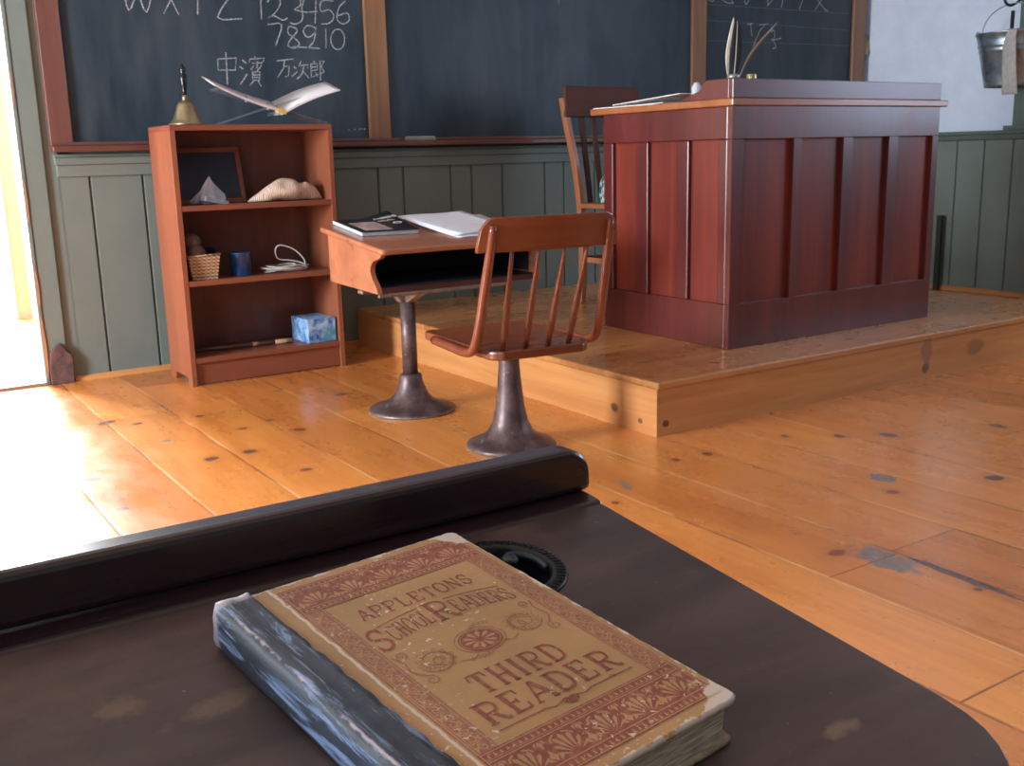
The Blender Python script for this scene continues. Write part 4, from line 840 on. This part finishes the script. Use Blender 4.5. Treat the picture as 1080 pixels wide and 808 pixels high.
# desktop outline with rounded near corners and a round hole
IX, IY, IR = .2745, .437, .0288
out = [(DX1_, DY1), (DX0_, DY1)]
for cx, cy, a0 in ((DX0_+.05, DY0+.05, 180), (DX1_-.055, DY0+.055, 270)):
    rr = .05 if a0 == 180 else .055
    for i in range(9): a = R(a0+90*i/8); out.append((cx+rr*math.cos(a), cy+rr*math.sin(a)))
import bmesh
def slab_with_hole(out, hole, zt, zb, name, mat, parent):
    bm = bmesh.new()
    def ring(P, z): return [bm.verts.new((x, y, z(y))) for x, y in P]
    to, th_ = ring(out, zt), ring(hole, zt); bo, bh = ring(out, zb), ring(hole, zb)
    for a, c in ((to, th_), (bo, bh)):
        ed = [bm.edges.new((a[i], a[(i+1) % len(a)])) for i in range(len(a))]+[bm.edges.new((c[i], c[(i+1) % len(c)])) for i in range(len(c))]
        bmesh.ops.triangle_fill(bm, use_beauty=True, use_dissolve=False, edges=ed)
    for a, c in ((to, bo), (th_, bh)):
        for i in range(len(a)): bm.faces.new((a[i], a[(i+1) % len(a)], c[(i+1) % len(a)], c[i]))
    bmesh.ops.recalc_face_normals(bm, faces=bm.faces)
    bmesh.ops.transform(bm, matrix=T1, verts=bm.verts)
    me = bpy.data.meshes.new(name); bm.to_mesh(me); bm.free(); me.materials.append(mat)
    o = bpy.data.objects.new(name, me); col.objects.link(o); o.parent = parent
    bv = o.modifiers.new('b', 'BEVEL'); bv.width = .004; bv.segments = 3; bv.limit_method = 'ANGLE'; bv.angle_limit = R(50); return o
hole = [(IX+IR*math.cos(2*math.pi*i/40), IY+IR*math.sin(2*math.pi*i/40)) for i in range(40)]
slab_with_hole(out, hole, lambda y: dtop(y), lambda y: dtop(y)-.018, 'desktop', M['ddesk'], fd)
zr = dtop(.5)
def sheared(mb, name, mat, parent, **kw): return mb.build(name, mat, parent, **kw)
b = MB().prism([(DY1+.0006, dtop(DY1)-.018), (DY1+.0006, dtop(DY1)-.0008), (DY1+.002, dtop(DY1)+.0012), (.4985, dtop(.4985)+.0012), (.5215, dtop(.5)+.001), (.5215, dtop(.5)-.018)], DX0_, DX1_+.002, 'x', T1)
b.build('pencil_ledge', M['drail'], fd, bevel=.002)
# back rail with rounded top corners
RZ0, RZ1, RT = zr+.0014, .6605, .021
P = [(DX0_, RZ0), (DX1_+.0055, RZ0)]
for i in range(9): a = R(90*i/8); P.append((DX1_+.0055-.018+.018*math.cos(a), RZ1-.018+.018*math.sin(a)))
for i in range(9): a = R(90+90*i/8); P.append((DX0_+.018+.018*math.cos(a), RZ1-.018+.018*math.sin(a)))
b = MB().prism(P, .4985, .4985+RT, 'y', T1); b.build('back_rail', M['drail'], fd, bevel=.0045, seg=3)
# ornate inkwell ring
k = NT('black_iron_ring', .35, .5, .55); v = k.obj(); k.color((.022, .023, .025)); ringm = k.m
RM = Matrix.Translation((IX-.06, IY-.36, dtop(IY))) @ Matrix.Rotation(TL_, 4, 'X')
b = MB().lathe([(.0265, -.016), (.0265, .0006), (.0275, .0016), (.0290, .0018), (.0345, .0014), (.0358, .0003), (.0355, .0001)], 72, RM, cap=False)
for q in range(60):
    a = 2*math.pi*q/60; b.tube([(.0298*math.cos(a), .0298*math.sin(a), .0018), (.0345*math.cos(a), .0345*math.sin(a), .0015)], .00055, 5, M=RM)
rg = b.build('inkwell_ring', ringm, fd)
b = MB(); b.tube(smoothpath([(.0265, -.006, -.002), (.0250, .006, -.001), (.019, .012, .000), (.012, .012, .001), (.009, .007, .001), (.013, .004, .001)], 4), [.0022]*20+[.002]*20, 8, M=RM)
b.lathe([(.0001, .0030), (.0035, .0028), (.0048, .0010), (.0045, -.0015), (.0001, -.002)], 16, RM @ Matrix.Translation((.0110, .0085, 0))); b.build('scroll_latch', plain('steel_scroll', (.07, .085, .105), .4, .5), rg)
MB().lathe([(.0262, -.004), (.0262, -.045), (.0001, -.046), (.0001, -.045), (.0255, -.044), (.0255, -.004)], 32, RM, cap=False).build('inkwell_cup', M['black'], fd)
# box, pedestal below
b = MB()
def fpz(y): return dtop(y)-.0185
for x0 in (DX0_+.012, DX1_-.030): b.prism([(.235, fpz(.235)), (.262, fpz(.262)-.02), (.258, .50), (.52, .50), (.52, fpz(.52)-.0), ], x0, x0+.018, 'x', T1)
b.build('box_side', M['ddesk'], fd, bevel=.002)
b = MB().box(DX0_+.03, DX1_-.03, .26, .52, .500, .514, T1).box(DX0_+.03, DX1_-.03, .506, .52, .514, fpz(.506), T1); b.build('book_box', M['ddesk'], fd, bevel=.002)
pedestal(fd, [(.118, 0), (.120, .006), (.113, .012), (.098, .018), (.080, .025), (.062, .036), (.050, .052), (.042, .075), (.036, .100), (.034, .122), (.0225, .126), (.0225, .50)])

# ================================================================== HERO BOOK
BWD, BLN, BTH = .1325, .1885, .0215
eang = R(6.61)
ZN = Vector((0, -math.sin(TL_), math.cos(TL_))); YS = Vector((0, math.cos(TL_), math.sin(TL_)))
# local frame: x from spine to fore-edge, y from tail to head, z up; fore-edge tail corner at pixel-derived point
xe = (Vector((1, 0, 0))*math.cos(eang)+YS*math.sin(eang)); ye = (-Vector((1, 0, 0))*math.sin(eang)+YS*math.cos(eang))
BR3 = Vector((.2761, .2688*math.cos(TL_), 0)); BR3.z = HC-DC+math.tan(TL_)*BR3.y
org = BR3-xe*BWD+ZN*.0004
org = org-ZN*0
BM = Matrix(((xe.x, ye.x, ZN.x, org.x), (xe.y, ye.y, ZN.y, org.y), (xe.z, ye.z, ZN.z, org.z), (0, 0, 0, 1)))
bk = thing('old_reader_book', 'worn old hardcover reader with tan and maroon printed cover on the dark desk', 'book'); bk.matrix_world = BM
def wear_nodes(k, v, c, amt=0.0, light=(.62, .50, .40)):
    f1 = k.noise(v, 330, 3, .6, .5); f2 = k.noise(v, 26, 3, .6); f3 = k.noise(v, 120, 4, .7)
    m = k.math('MULTIPLY', k.mr(f1, .625+amt, .65+amt), k.mr(f2, .50, .58))
    m2 = k.mr(f3, .72+amt, .735+amt)
    # edges of the cover rub through
    s = k.sep(v); ex = k.math('SUBTRACT', BWD, s[0]); ey0 = s[1]; ey1 = k.math('SUBTRACT', BLN, s[1])
    ed = k.math('MINIMUM', ex, k.math('MINIMUM', ey0, ey1))
    cr = k.math('ADD', k.math('MINIMUM', ey0, ey1), ex)    # corners
    n5 = k.math('MULTIPLY', k.math('SUBTRACT', k.noise(v, 90, 4, .65), .5), .012)
    e1 = k.mr(k.math('ADD', ed, n5), .0016, .0008); e2 = k.mr(k.math('ADD', cr, k.math('MULTIPLY', n5, 2.6)), .0190, .0178)
    hinge = k.mr(k.math('ABSOLUTE', k.math('SUBTRACT', k.math('ADD', s[0], k.math('MULTIPLY', n5, .35)), .0252)), .0010, .0004, 0, .9)
    mm = k.math('MAXIMUM', k.math('MAXIMUM', m, m2), k.math('MAXIMUM', e1, k.math('MAXIMUM', e2, hinge)), clamp=True)
    dirt = k.mr(k.noise(v, 18, 3), .3, .7, .80, 1.12); c2 = k.mix(1.0, c, k.n('CombineXYZ', {0: dirt, 1: dirt, 2: dirt}).outputs[0], 'MULTIPLY')
    return k.mix(mm, c2, light)
def printmat(name, c, amt=0.0, fade=0.0):
    k = NT(name, .55, .3); v = k.n('TexCoord').outputs['Object']
    cc = k.mix(k.mr(k.noise(v, 320, 2), .45, .7, 0, .35+fade), c, (.40, .22, .10))
    k.color(wear_nodes(k, v, cc, amt)); k.bump(k.noise(v, 160, 4), .12, .0006); return k.m
tan = printmat('tan_book_cloth', (.41, .225, .09)); tan_k = tan
maroon = printmat('maroon_print', (.235, .060, .038), 0.0)
maroon_soft = printmat('faded_maroon_print', (.29, .105, .06), -.01, .15)
tan_print = printmat('tan_ornament', (.42, .22, .10))
# cloth spine
def spine_mat():
    k = NT('rubbed_blue_cloth', .6, .5, coat=0.0); v = k.obj()
    a = k.noise(k.mp(v, (1.6, .16, 1.6)), 110, 5, .72, .4); g = k.noise(k.mp(v, (1, .35, 1)), 40, 4, .6); w3 = k.noise(v, 420, 2)
    c = k.mix(k.mr(g, .35, .65), (.006, .008, .014), (.024, .032, .050)); c = k.mix(k.mr(a, .52, .62, 0, .9), c, (.20, .28, .44))
    s = k.sep(v); n5 = k.math('MULTIPLY', k.math('SUBTRACT', k.noise(v, 120, 4, .7), .5), .010)
    ey = k.math('MINIMUM', s[1], k.math('SUBTRACT', BLN, s[1])); c = k.mix(k.mr(k.math('ADD', ey, n5), .006, .003), c, (.32, .28, .30))
    # rubbed ridge along the top edge of the spine
    rd = k.math('ABSOLUTE', k.math('SUBTRACT', k.math('ADD', s[0], k.math('MULTIPLY', n5, .25)), .0018)); tp = k.mr(s[2], .0165, .0185)
    c = k.mix(k.math('MULTIPLY', k.math('MULTIPLY', k.mr(rd, .0009, .0002, 0, .8), k.mr(k.noise(v, 60, 4, .7), .42, .56)), tp), c, (.50, .40, .41))
    k.color(c); k.bump(k.math('ADD', a, k.math('MULTIPLY', w3, .5)), .35, .0010); return k.m
sm_ = spine_mat()
# page block
pg = NT('aged_page_block', .8, .2); v = pg.obj(); ln = pg.noise(pg.mp(v, (.05, .05, 1)), 1400, 2); pg.color(pg.mix(pg.mr(ln, .4, .6), (.36, .27, .18), (.62, .53, .40))); pg.bump(ln, .5, .0006)
b = MB(); n = 26
P = rounded_rect(.010, BWD-.0030, .0018, BLN-.0025, .005, 4)
b.prism(P, .0028, BTH-.0032); b.build('page_block', pg.m, bk)
# covers: subdivided slab with worn wobbly edges
def cover_slab(name, z0, z1, mat, seed, x0=.0085, warp=.0006):
    P = rounded_rect(x0, BWD, 0, BLN, .0035, 6); Q = []
    for i in range(len(P)):
        a = Vector(P[i]); c = Vector(P[(i+1) % len(P)]); L = (c-a).length; m = max(1, int(L/.0022))
        for q in range(m): Q.append(a.lerp(c, q/m))
    R2 = []
    for i, p in enumerate(Q):
        nv = noise.noise(Vector((p.x*260, p.y*260, seed)))+.6*noise.noise(Vector((p.x*700, p.y*700, seed+4)))
        cdir = (Vector((BWD/2, BLN/2))-p).normalized(); cr = min(1, max(0, 1-(min(abs(p.x-BWD), 1)+min(p.y, BLN-p.y))/.02)); R2.append(p+cdir*(nv*.00045+.0006*cr*max(0, nv+.3)))
    n = len(R2); mb = MB(); rings = []
    for ins, z in ((.0009, z0), (.0, z0+.0006), (.0, z1-.0010), (.0010, z1-.0001)):
        for i, p in enumerate(R2):
            cdir = Vector((max(-1, min(1, (BWD/2-p.x)/(BWD/2)*8)), max(-1, min(1, (BLN/2-p.y)/(BLN/2)*8)))); 
            cx_ = -1 if p.x > BWD-.008 else (1 if p.x < x0+.003 else 0); cy_ = 1 if p.y < .008 else (-1 if p.y > BLN-.008 else 0)
            d = Vector((cx_, cy_)); d = d.normalized() if d.length else d
            mb.v.append((p.x+d.x*ins, p.y+d.y*ins, z+warp*noise.noise(Vector((p.x*30, p.y*30, seed)))*(0 if z1 > BTH-.001 else 1)))
    for r_ in range(3):
        for i in range(n): mb.f.append([r_*n+i, r_*n+(i+1) % n, (r_+1)*n+(i+1) % n, (r_+1)*n+i]); mb.sm.append(True)
    mb.f.append(list(range(n))[::-1]); mb.sm.append(False); mb.f.append([3*n+i for i in range(n)]); mb.sm.append(False)
    return mb.build(name, mat, bk)
cover_slab('front_cover', BTH-.0034, BTH, tan, 1.0)
cover_slab('back_cover', 0, .0030, plain('scuffed_tan_board', (.36, .27, .18), .75, scale=120, c2=(.24, .15, .08)), 5.0)
# spine wrap: profile in x,z along y, a little ragged
prof = [(.0180, BTH+.0002), (.0150, BTH+.0004), (.0115, BTH-.0004), (.0080, BTH+.0002), (.0045, BTH+.0007), (.0018, BTH+.0002), (.0002, BTH-.0022), (-.0004, BTH-.006), (-.0002, BTH*.5), (-.0003, .005), (.0006, .0016), (.003, .0001)]
NY = 90; mb = MB(); nP = len(prof)
for j in range(NY+1):
    y = -.0004+(BLN+.0008)*j/NY
    for i, (x, z) in enumerate(prof):
        q = noise.noise(Vector((x*300, y*60, 2.0+z*200))); fray = max(0, 1-min(y, BLN-y)/.006)
        dx = .00045*q+(.0004*math.sin(y*900+i) if fray > 0 else 0)*fray; dz = .0004*noise.noise(Vector((x*260+9, y*90, z*200)))
        if i == 0: dx += .0012*noise.noise(Vector((y*120, 7, 0)))+.003*(1-y/BLN)-.002
        if i < 2: dz = 0
        mb.v.append((x+dx, y+.0012*fray*noise.noise(Vector((i*.9, j, 3))), max(.0001, z+dz)))
for j in range(NY):
    for i in range(nP-1): mb.f.append([j*nP+i, j*nP+i+1, (j+1)*nP+i+1, (j+1)*nP+i]); mb.sm.append(True)
sp = mb.build('cloth_spine', sm_, bk); s_ = sp.modifiers.new('s', 'SOLIDIFY'); s_.thickness = .0009; s_.offset = -1
# filler between spine and block
MB().box(.0016, .0105, .001, BLN-.001, .0012, BTH-.0012).build('spine_lining', plain('frayed_lining', (.20, .17, .18), .9, scale=300, bump=.4), bk)

# ---- printed cover design, millimetres: X right from spine, Y up from tail
mm = .001; ZT = BTH
class Print(MB):
    def __init__(s, z): MB.__init__(s); s.z = ZT+z
    def line(s, pts, w_): return s.ribbon([(p[0]*mm, p[1]*mm) for p in pts], [x*mm for x in w_] if isinstance(w_, list) else w_*mm, s.z)
    def fill(s, pts): return s.poly([(p[0]*mm, p[1]*mm) for p in pts], s.z)
    def rect(s, x0, y0, x1, y1): return s.fill([(x0, y0), (x1, y0), (x1, y1), (x0, y1)])
L1, L2, L3, L4 = .00003, .00006, .00006, .00009
A = Print(L1)     # maroon solids
X0, X1, IX0, IX1 = 27.0, 128.0, 37.3, 117.5
TOP, BOT, ITOP, IBOT = 182.0, 6.5, 157.0, 33.5
A.rect(X0, IBOT-27+0, X1, IBOT); A.build('lower_border', maroon, bk); A = Print(L1); A.rect(X0, ITOP, X1, TOP); A.build('upper_border', maroon, bk)
S2 = Print(L1)    # softer maroon side bands
S2.rect(X0, IBOT, IX0, ITOP); S2.build('side_border', maroon_soft, bk); S2 = Print(L1); S2.rect(IX1, IBOT, X1, ITOP); S2.build('side_border', maroon_soft, bk)
Bp = Print(L2)    # tan ornaments on maroon
for (x0, y0, x1, y1, w_) in ((X0+1, BOT+1, X1-1, BOT+1, .5), (X0+1, TOP-1.2, X1-1, TOP-1.2, .5), (X0+1, BOT+5.6, X1-1, BOT+5.6, .5), (X0+1, IBOT-5.8, X1-1, IBOT-5.8, .55), (X0+1, IBOT-4.6, X1-1, IBOT-4.6, .3), (X0+1, TOP-4, X1-1, TOP-4, .4), (X0+1, ITOP+4.3, X1-1, ITOP+4.3, .5), (X0+1, IBOT-.9, X1-1, IBOT-.9, .45), (X0+1, ITOP+.9, X1-1, ITOP+.9, .45)):
    Bp.line([(x0, y0), (x1, y1)], w_)
for x in (X0+1, X1-1): Bp.line([(x, BOT+1), (x, TOP-1.2)], .5)
for x in (X0+2.0, IX0-1.0, IX1+1.0, X1-2.4): Bp.line([(x, IBOT), (x, ITOP)], .4)
# triangle rows
x = X0+2.5
while x < X1-3:
    Bp.fill([(x, IBOT-3.9), (x+1.6, IBOT-3.9), (x+.8, IBOT-1.7)]); Bp.fill([(x, BOT+1.9), (x+1.5, BOT+1.9), (x+.75, BOT+4.6)])
    Bp.fill([(x, TOP-3.4), (x+1.6, TOP-3.4), (x+.8, TOP-1.9)]); Bp.rect(x, ITOP+2.0, x+1.5, ITOP+3.2); x += 2.9
def palmette(pr, cx, cy, h, w_, up=1):
    # radiating petals
    for a in (-72, -48, -24, 0, 24, 48, 72):
        rr = h*(1 if abs(a) < 30 else .92); s, c = math.sin(R(a)), math.cos(R(a))
        q = w_*.17
        pr.fill([(cx+s*rr*.16*w_/h*1.6, cy+up*c*rr*.16), (cx+s*rr*.85*w_/h-c*q*.75, cy+up*(c*rr*.85+s*q*.4)), (cx+s*rr*w_/h, cy+up*c*rr), (cx+s*rr*.85*w_/h+c*q*.75, cy+up*(c*rr*.85-s*q*.4))])
def small_fleur(pr, cx, cy, h, up=1):
    pr.fill([(cx, cy), (cx+h*.28, cy+up*h*.4), (cx+h*.12, cy+up*h*.62), (cx, cy+up*h), (cx-h*.12, cy+up*h*.62), (cx-h*.28, cy+up*h*.4)])
    for s in (-1, 1):
        pr.fill([(cx+s*h*.18, cy), (cx+s*h*.5, cy+up*h*.15), (cx+s*h*.42, cy+up*h*.55), (cx+s*h*.30, cy+up*h*.3)])
nb = 5; pw = (X1-X0-6)/nb
for i in range(nb):
    cx = X0+3+pw*(i+.5)
    palmette(Bp, cx, BOT+6.8, 12.5, 9.0); palmette(Bp, cx, ITOP+5.3, 11.5, 8.8)
    if i < nb: 
        for xx in ((X0+3+pw*i), ) + (((X0+3+pw*nb),) if i == nb-1 else ()):
            small_fleur(Bp, min(max(xx, X0+4), X1-4), BOT+7.2, 7.0); small_fleur(Bp, min(max(xx, X0+4), X1-4), IBOT-7.0, 5.0, -1)
            small_fleur(Bp, min(max(xx, X0+4), X1-4), ITOP+5.6, 6.0); small_fleur(Bp, min(max(xx, X0+4), X1-4), TOP-4.6, 4.6, -1)
    for s in (-1, 1): Bp.line([(cx+s*2, IBOT-7.4), (cx+s*4.5, IBOT-8.6), (cx+s*5.4, IBOT-10.6)], .8)
# side bands: running tan scrolls
def spiral(cx, cy, r, turns, a0, sgn=1, n=16): return [(cx+r*(1-.8*i/n)*math.cos(a0+sgn*turns*2*math.pi*i/n), cy+r*(1-.8*i/n)*math.sin(a0+sgn*turns*2*math.pi*i/n)) for i in range(n+1)]
for cx, hw in (((IX0+X0)/2, 3.2), ((IX1+X1-1.4)/2, 3.3)):
    y = IBOT+3; s = 1; C_ = Print(L2)
    while y < ITOP-3:
        C_.line(spiral(cx+s*hw*.25, y, hw*.72, 1.1, R(90), s), .55)
        C_.fill([(cx-s*hw*.9, y-1.2), (cx-s*hw*.35, y), (cx-s*hw*.9, y+1.4)]); C_.fill([(cx-s*hw*.7, y+2.2), (cx-s*hw*.1, y+3.0), (cx-s*hw*.75, y+3.8)])
        C_.line([(cx-s*hw*.9, y-2), (cx, y+3.1), (cx+s*hw*.9, y+4.4)], .5)
        y += 5.6; s = -s
    C_.build('scroll_ornament', tan_print, bk)
# serif stroke letters
def letter(ch):
    G = {
     'A': [([(0, 0), (.46, 1)], .10), ([(.5, 1), (.92, 0)], .20), ([(.2, .36), (.76, .36)], .08), ([(-.10, .02), (.20, .02)], .06), ([(.72, .02), (1.06, .02)], .06)],
     'P': [([(.16, 0), (.16, 1)], .20), ([(.16, .96), (.6, .97), (.84, .86), (.88, .72), (.82, .56), (.58, .46), (.16, .46)], .12), ([(-.04, .02), (.42, .02)], .06), ([(-.04, .98), (.3, .98)], .06)],
     'L': [([(.18, 0), (.18, 1)], .20), ([(.0, .03), (.84, .03)], .08), ([(.80, .02), (.86, .32)], .09), ([(-.02, .98), (.42, .98)], .06)],
     'E': [([(.18, 0), (.18, 1)], .20), ([(.0, .03), (.84, .03)], .08), ([(.0, .97), (.80, .97)], .08), ([(.2, .5), (.6, .5)], .08), ([(.80, .02), (.86, .28)], .09), ([(.78, .98), (.82, .74)], .09), ([(.58, .38), (.58, .62)], .07)],
     'T': [([(.45, 0), (.45, 1)], .20), ([(0, .97), (.9, .97)], .08), ([(.03, .98), (-.02, .70)], .09), ([(.87, .98), (.92, .70)], .09), ([(.22, .02), (.68, .02)], .06)],
     'O': [([(.48, 1), (.2, .92), (.06, .7), (.03, .5), (.06, .3), (.2, .08), (.48, 0)], .17), ([(.48, 0), (.76, .08), (.9, .3), (.93, .5), (.9, .7), (.76, .92), (.48, 1)], .17)],
     'N': [([(.14, 0), (.14, 1)], .09), ([(.12, .98), (.84, .02)], .20), ([(.86, 0), (.86, 1)], .09), ([(-.06, .02), (.34, .02)], .06), ([(-.06, .98), (.2, .98)], .06), ([(.68, .98), (1.04, .98)], .06)],
     'S': [([(.80, .78), (.70, .93), (.45, 1), (.2, .92), (.1, .75), (.2, .6), (.5, .5), (.76, .38), (.84, .22), (.72, .07), (.45, 0), (.2, .06), (.08, .24)], .15), ([(.80, 1), (.82, .68)], .06), ([(.08, .0), (.07, .34)], .06)],
     'C': [([(.84, .74), (.74, .93), (.48, 1), (.2, .9), (.06, .7), (.03, .5), (.06, .3), (.2, .1), (.48, 0), (.74, .07), (.87, .27)], .15), ([(.84, 1), (.86, .66)], .06)],
     'H': [([(.16, 0), (.16, 1)], .20), ([(.80, 0), (.80, 1)], .20), ([(.16, .5), (.8, .5)], .08)]+[([(x-.18, y), (x+.18, y)], .06) for x in (.16, .80) for y in (.02, .98)],
     'R': [([(.16, 0), (.16, 1)], .20), ([(.16, .96), (.6, .97), (.82, .86), (.86, .73), (.78, .57), (.56, .50), (.16, .49)], .12), ([(.46, .5), (.72, .14), (.84, .04), (1.0, .06)], .18), ([(-.04, .02), (.38, .02)], .06), ([(-.04, .98), (.3, .98)], .06)],
     'D': [([(.16, 0), (.16, 1)], .20), ([(.1, .96), (.5, .96), (.8, .82), (.9, .5), (.8, .18), (.5, .04), (.1, .04)], .14), ([(-.04, .98), (.2, .98)], .06), ([(-.04, .02), (.2, .02)], .06)],
     'I': [([(.24, 0), (.24, 1)], .22), ([(.04, .02), (.46, .02)], .06), ([(.04, .98), (.46, .98)], .06)]}
    return G[ch]
T_ = Print(L3)
def word(pr, txt, x0, x1, base, h, arcf=None, wt=1.0, narrow=False):
    wI = .52; ws = [(.55 if c == 'I' else 1.0) for c in txt]; gap = .20; tot = sum(ws)+gap*(len(txt)-1); u_ = (x1-x0)/tot; x = x0
    for c, w_ in zip(txt, ws):
        for pts, t in letter(c):
            q = []
            for i, p in enumerate(pts): q.append((x+p[0]*u_, base+p[1]*h))
            if len(q) > 2: q = [(v_[0], v_[1]) for v_ in smoothpath([(a, d, 0) for a, d in q], 3)]
            if arcf: q = [(a, d+arcf(a)) for a, d in q]
            horiz = len(pts) == 2 and abs(pts[0][1]-pts[1][1]) < .05
            pr.line(q, (h*t*.9 if horiz else u_*t*1.1*wt))
        x += u_*(w_+gap)
cxm = 76.5
word(T_, 'APPLETONS', 46, 107.5, 137.0, 9.5); T_.build('top_title_line', maroon, bk); T_ = Print(L3)
arcS = lambda x: -.0042*(x-cxm)**2+4.0
word(T_, 'S', 38.5, 47.5, 112.0, 17.0, arcS, 1.0); word(T_, 'CHOOL', 48.5, 72.0, 114.0, 12.0, arcS, 1.05)
word(T_, 'R', 73.0, 84.0, 112.5, 17.0, arcS, 1.0); word(T_, 'EADERS', 84.5, 114.0, 114.5, 11.5, arcS, 1.05)
T_.line([(x_, 128.6+arcS(x_)) for x_ in range(47, 73, 2)], .7); T_.line([(x_, 128.6+arcS(x_)) for x_ in range(85, 115, 2)], .7); T_.build('arched_title_line', maroon, bk); T_ = Print(L3)
word(T_, 'THIRD', 53.5, 99.0, 61.5, 14.0); T_.build('volume_title_line', maroon, bk); T_ = Print(L3); word(T_, 'READER', 43.0, 112.5, 43.8, 14.2)
T_.line([(42, 40.0), (66, 40.0), (70, 38.6), (74, 39.6)], .7); T_.line([(82, 39.6), (86, 38.6), (90, 40.0), (113, 40.0)], .7)
T_.line([(100, 40.0), (102, 41.2), (104, 40.0)], .6)
for a in (-70, -45, -20, 0, 20, 45, 70): T_.line([(78+.8*math.sin(R(a)), 41-.8*math.cos(R(a))), (78+4.6*math.sin(R(a)), 41-4.6*math.cos(R(a)))], [.5, 1.5])
T_.build('bottom_title_line', maroon, bk); T_ = Print(L3)
MX, MY = 77.0, 94.5
T_.line([(MX+12.0*math.cos(a*.2618), MY+9.6*math.sin(a*.2618)) for a in range(25)], .35)
T_.fill([(MX+10.3*math.cos(a*.2618), MY+8.4*math.sin(a*.2618)) for a in range(24)])
Q_ = Print(L4)
for a in range(10):
    g = R(a*36); d = Vector((math.cos(g), math.sin(g))); nn = Vector((-d.y, d.x)); sc2 = lambda v_: (MX+v_.x*1.0, MY+v_.y*.82)
    Q_.fill([sc2(d*1.8), sc2(d*6.5-nn*1.2), sc2(d*8.2), sc2(d*6.5+nn*1.2)])
Q_.line([(MX+9.4*math.cos(a*.2618), MY+7.6*math.sin(a*.2618)) for a in range(25)], .3)
# foliage flourishes left and right of the medallion, lacy
F_ = Print(L2)
for cx, cy, s in ((52.5, 93, 1), (101.5, 95.5, -1)):
    F_.line(spiral(cx, cy, 9.0, 1.6, R(200 if s > 0 else -20), s, 34), .55); F_.line(spiral(cx+s*2, cy-1, 5.8, 1.2, R(20), -s, 24), .5)
    for q in range(12):
        a = R(q*30); x_, y_ = cx+7.2*math.cos(a), cy+6.5*math.sin(a); F_.line(spiral(x_, y_, 1.9, .9, a, s, 10), .4)
    F_.line(smoothpath([(cx-s*9, cy-8, 0), (cx-s*13, cy-2, 0), (cx-s*12, cy+6, 0), (cx-s*14, cy+12, 0)], 4), .7); F_.line(smoothpath([(cx+s*8, cy-7, 0), (cx+s*13, cy-9, 0), (cx+s*17, cy-7, 0)], 4), .6)
    F_.line(spiral(cx-s*9.5, cy-11, 3.4, 1.3, R(90), -s, 18), .6); F_.line(spiral(cx-s*10, cy+11, 3.0, 1.3, R(-90), s, 18), .6)
for s in (-1, 1):
    for q in range(5): F_.line(spiral(MX+s*(3+q*2.0), MY+s*(11.4-abs(q-2)*.5), 1.5, .9, q, s, 10), .4)
# loose corner curls inside the panel ends of the side bands
Bp.build('border_ornament', tan_print, bk)
T_.build('medallion', maroon, bk); Q_.build('medallion_petals', tan_print, bk); F_.build('foliage_print', maroon_soft, bk)
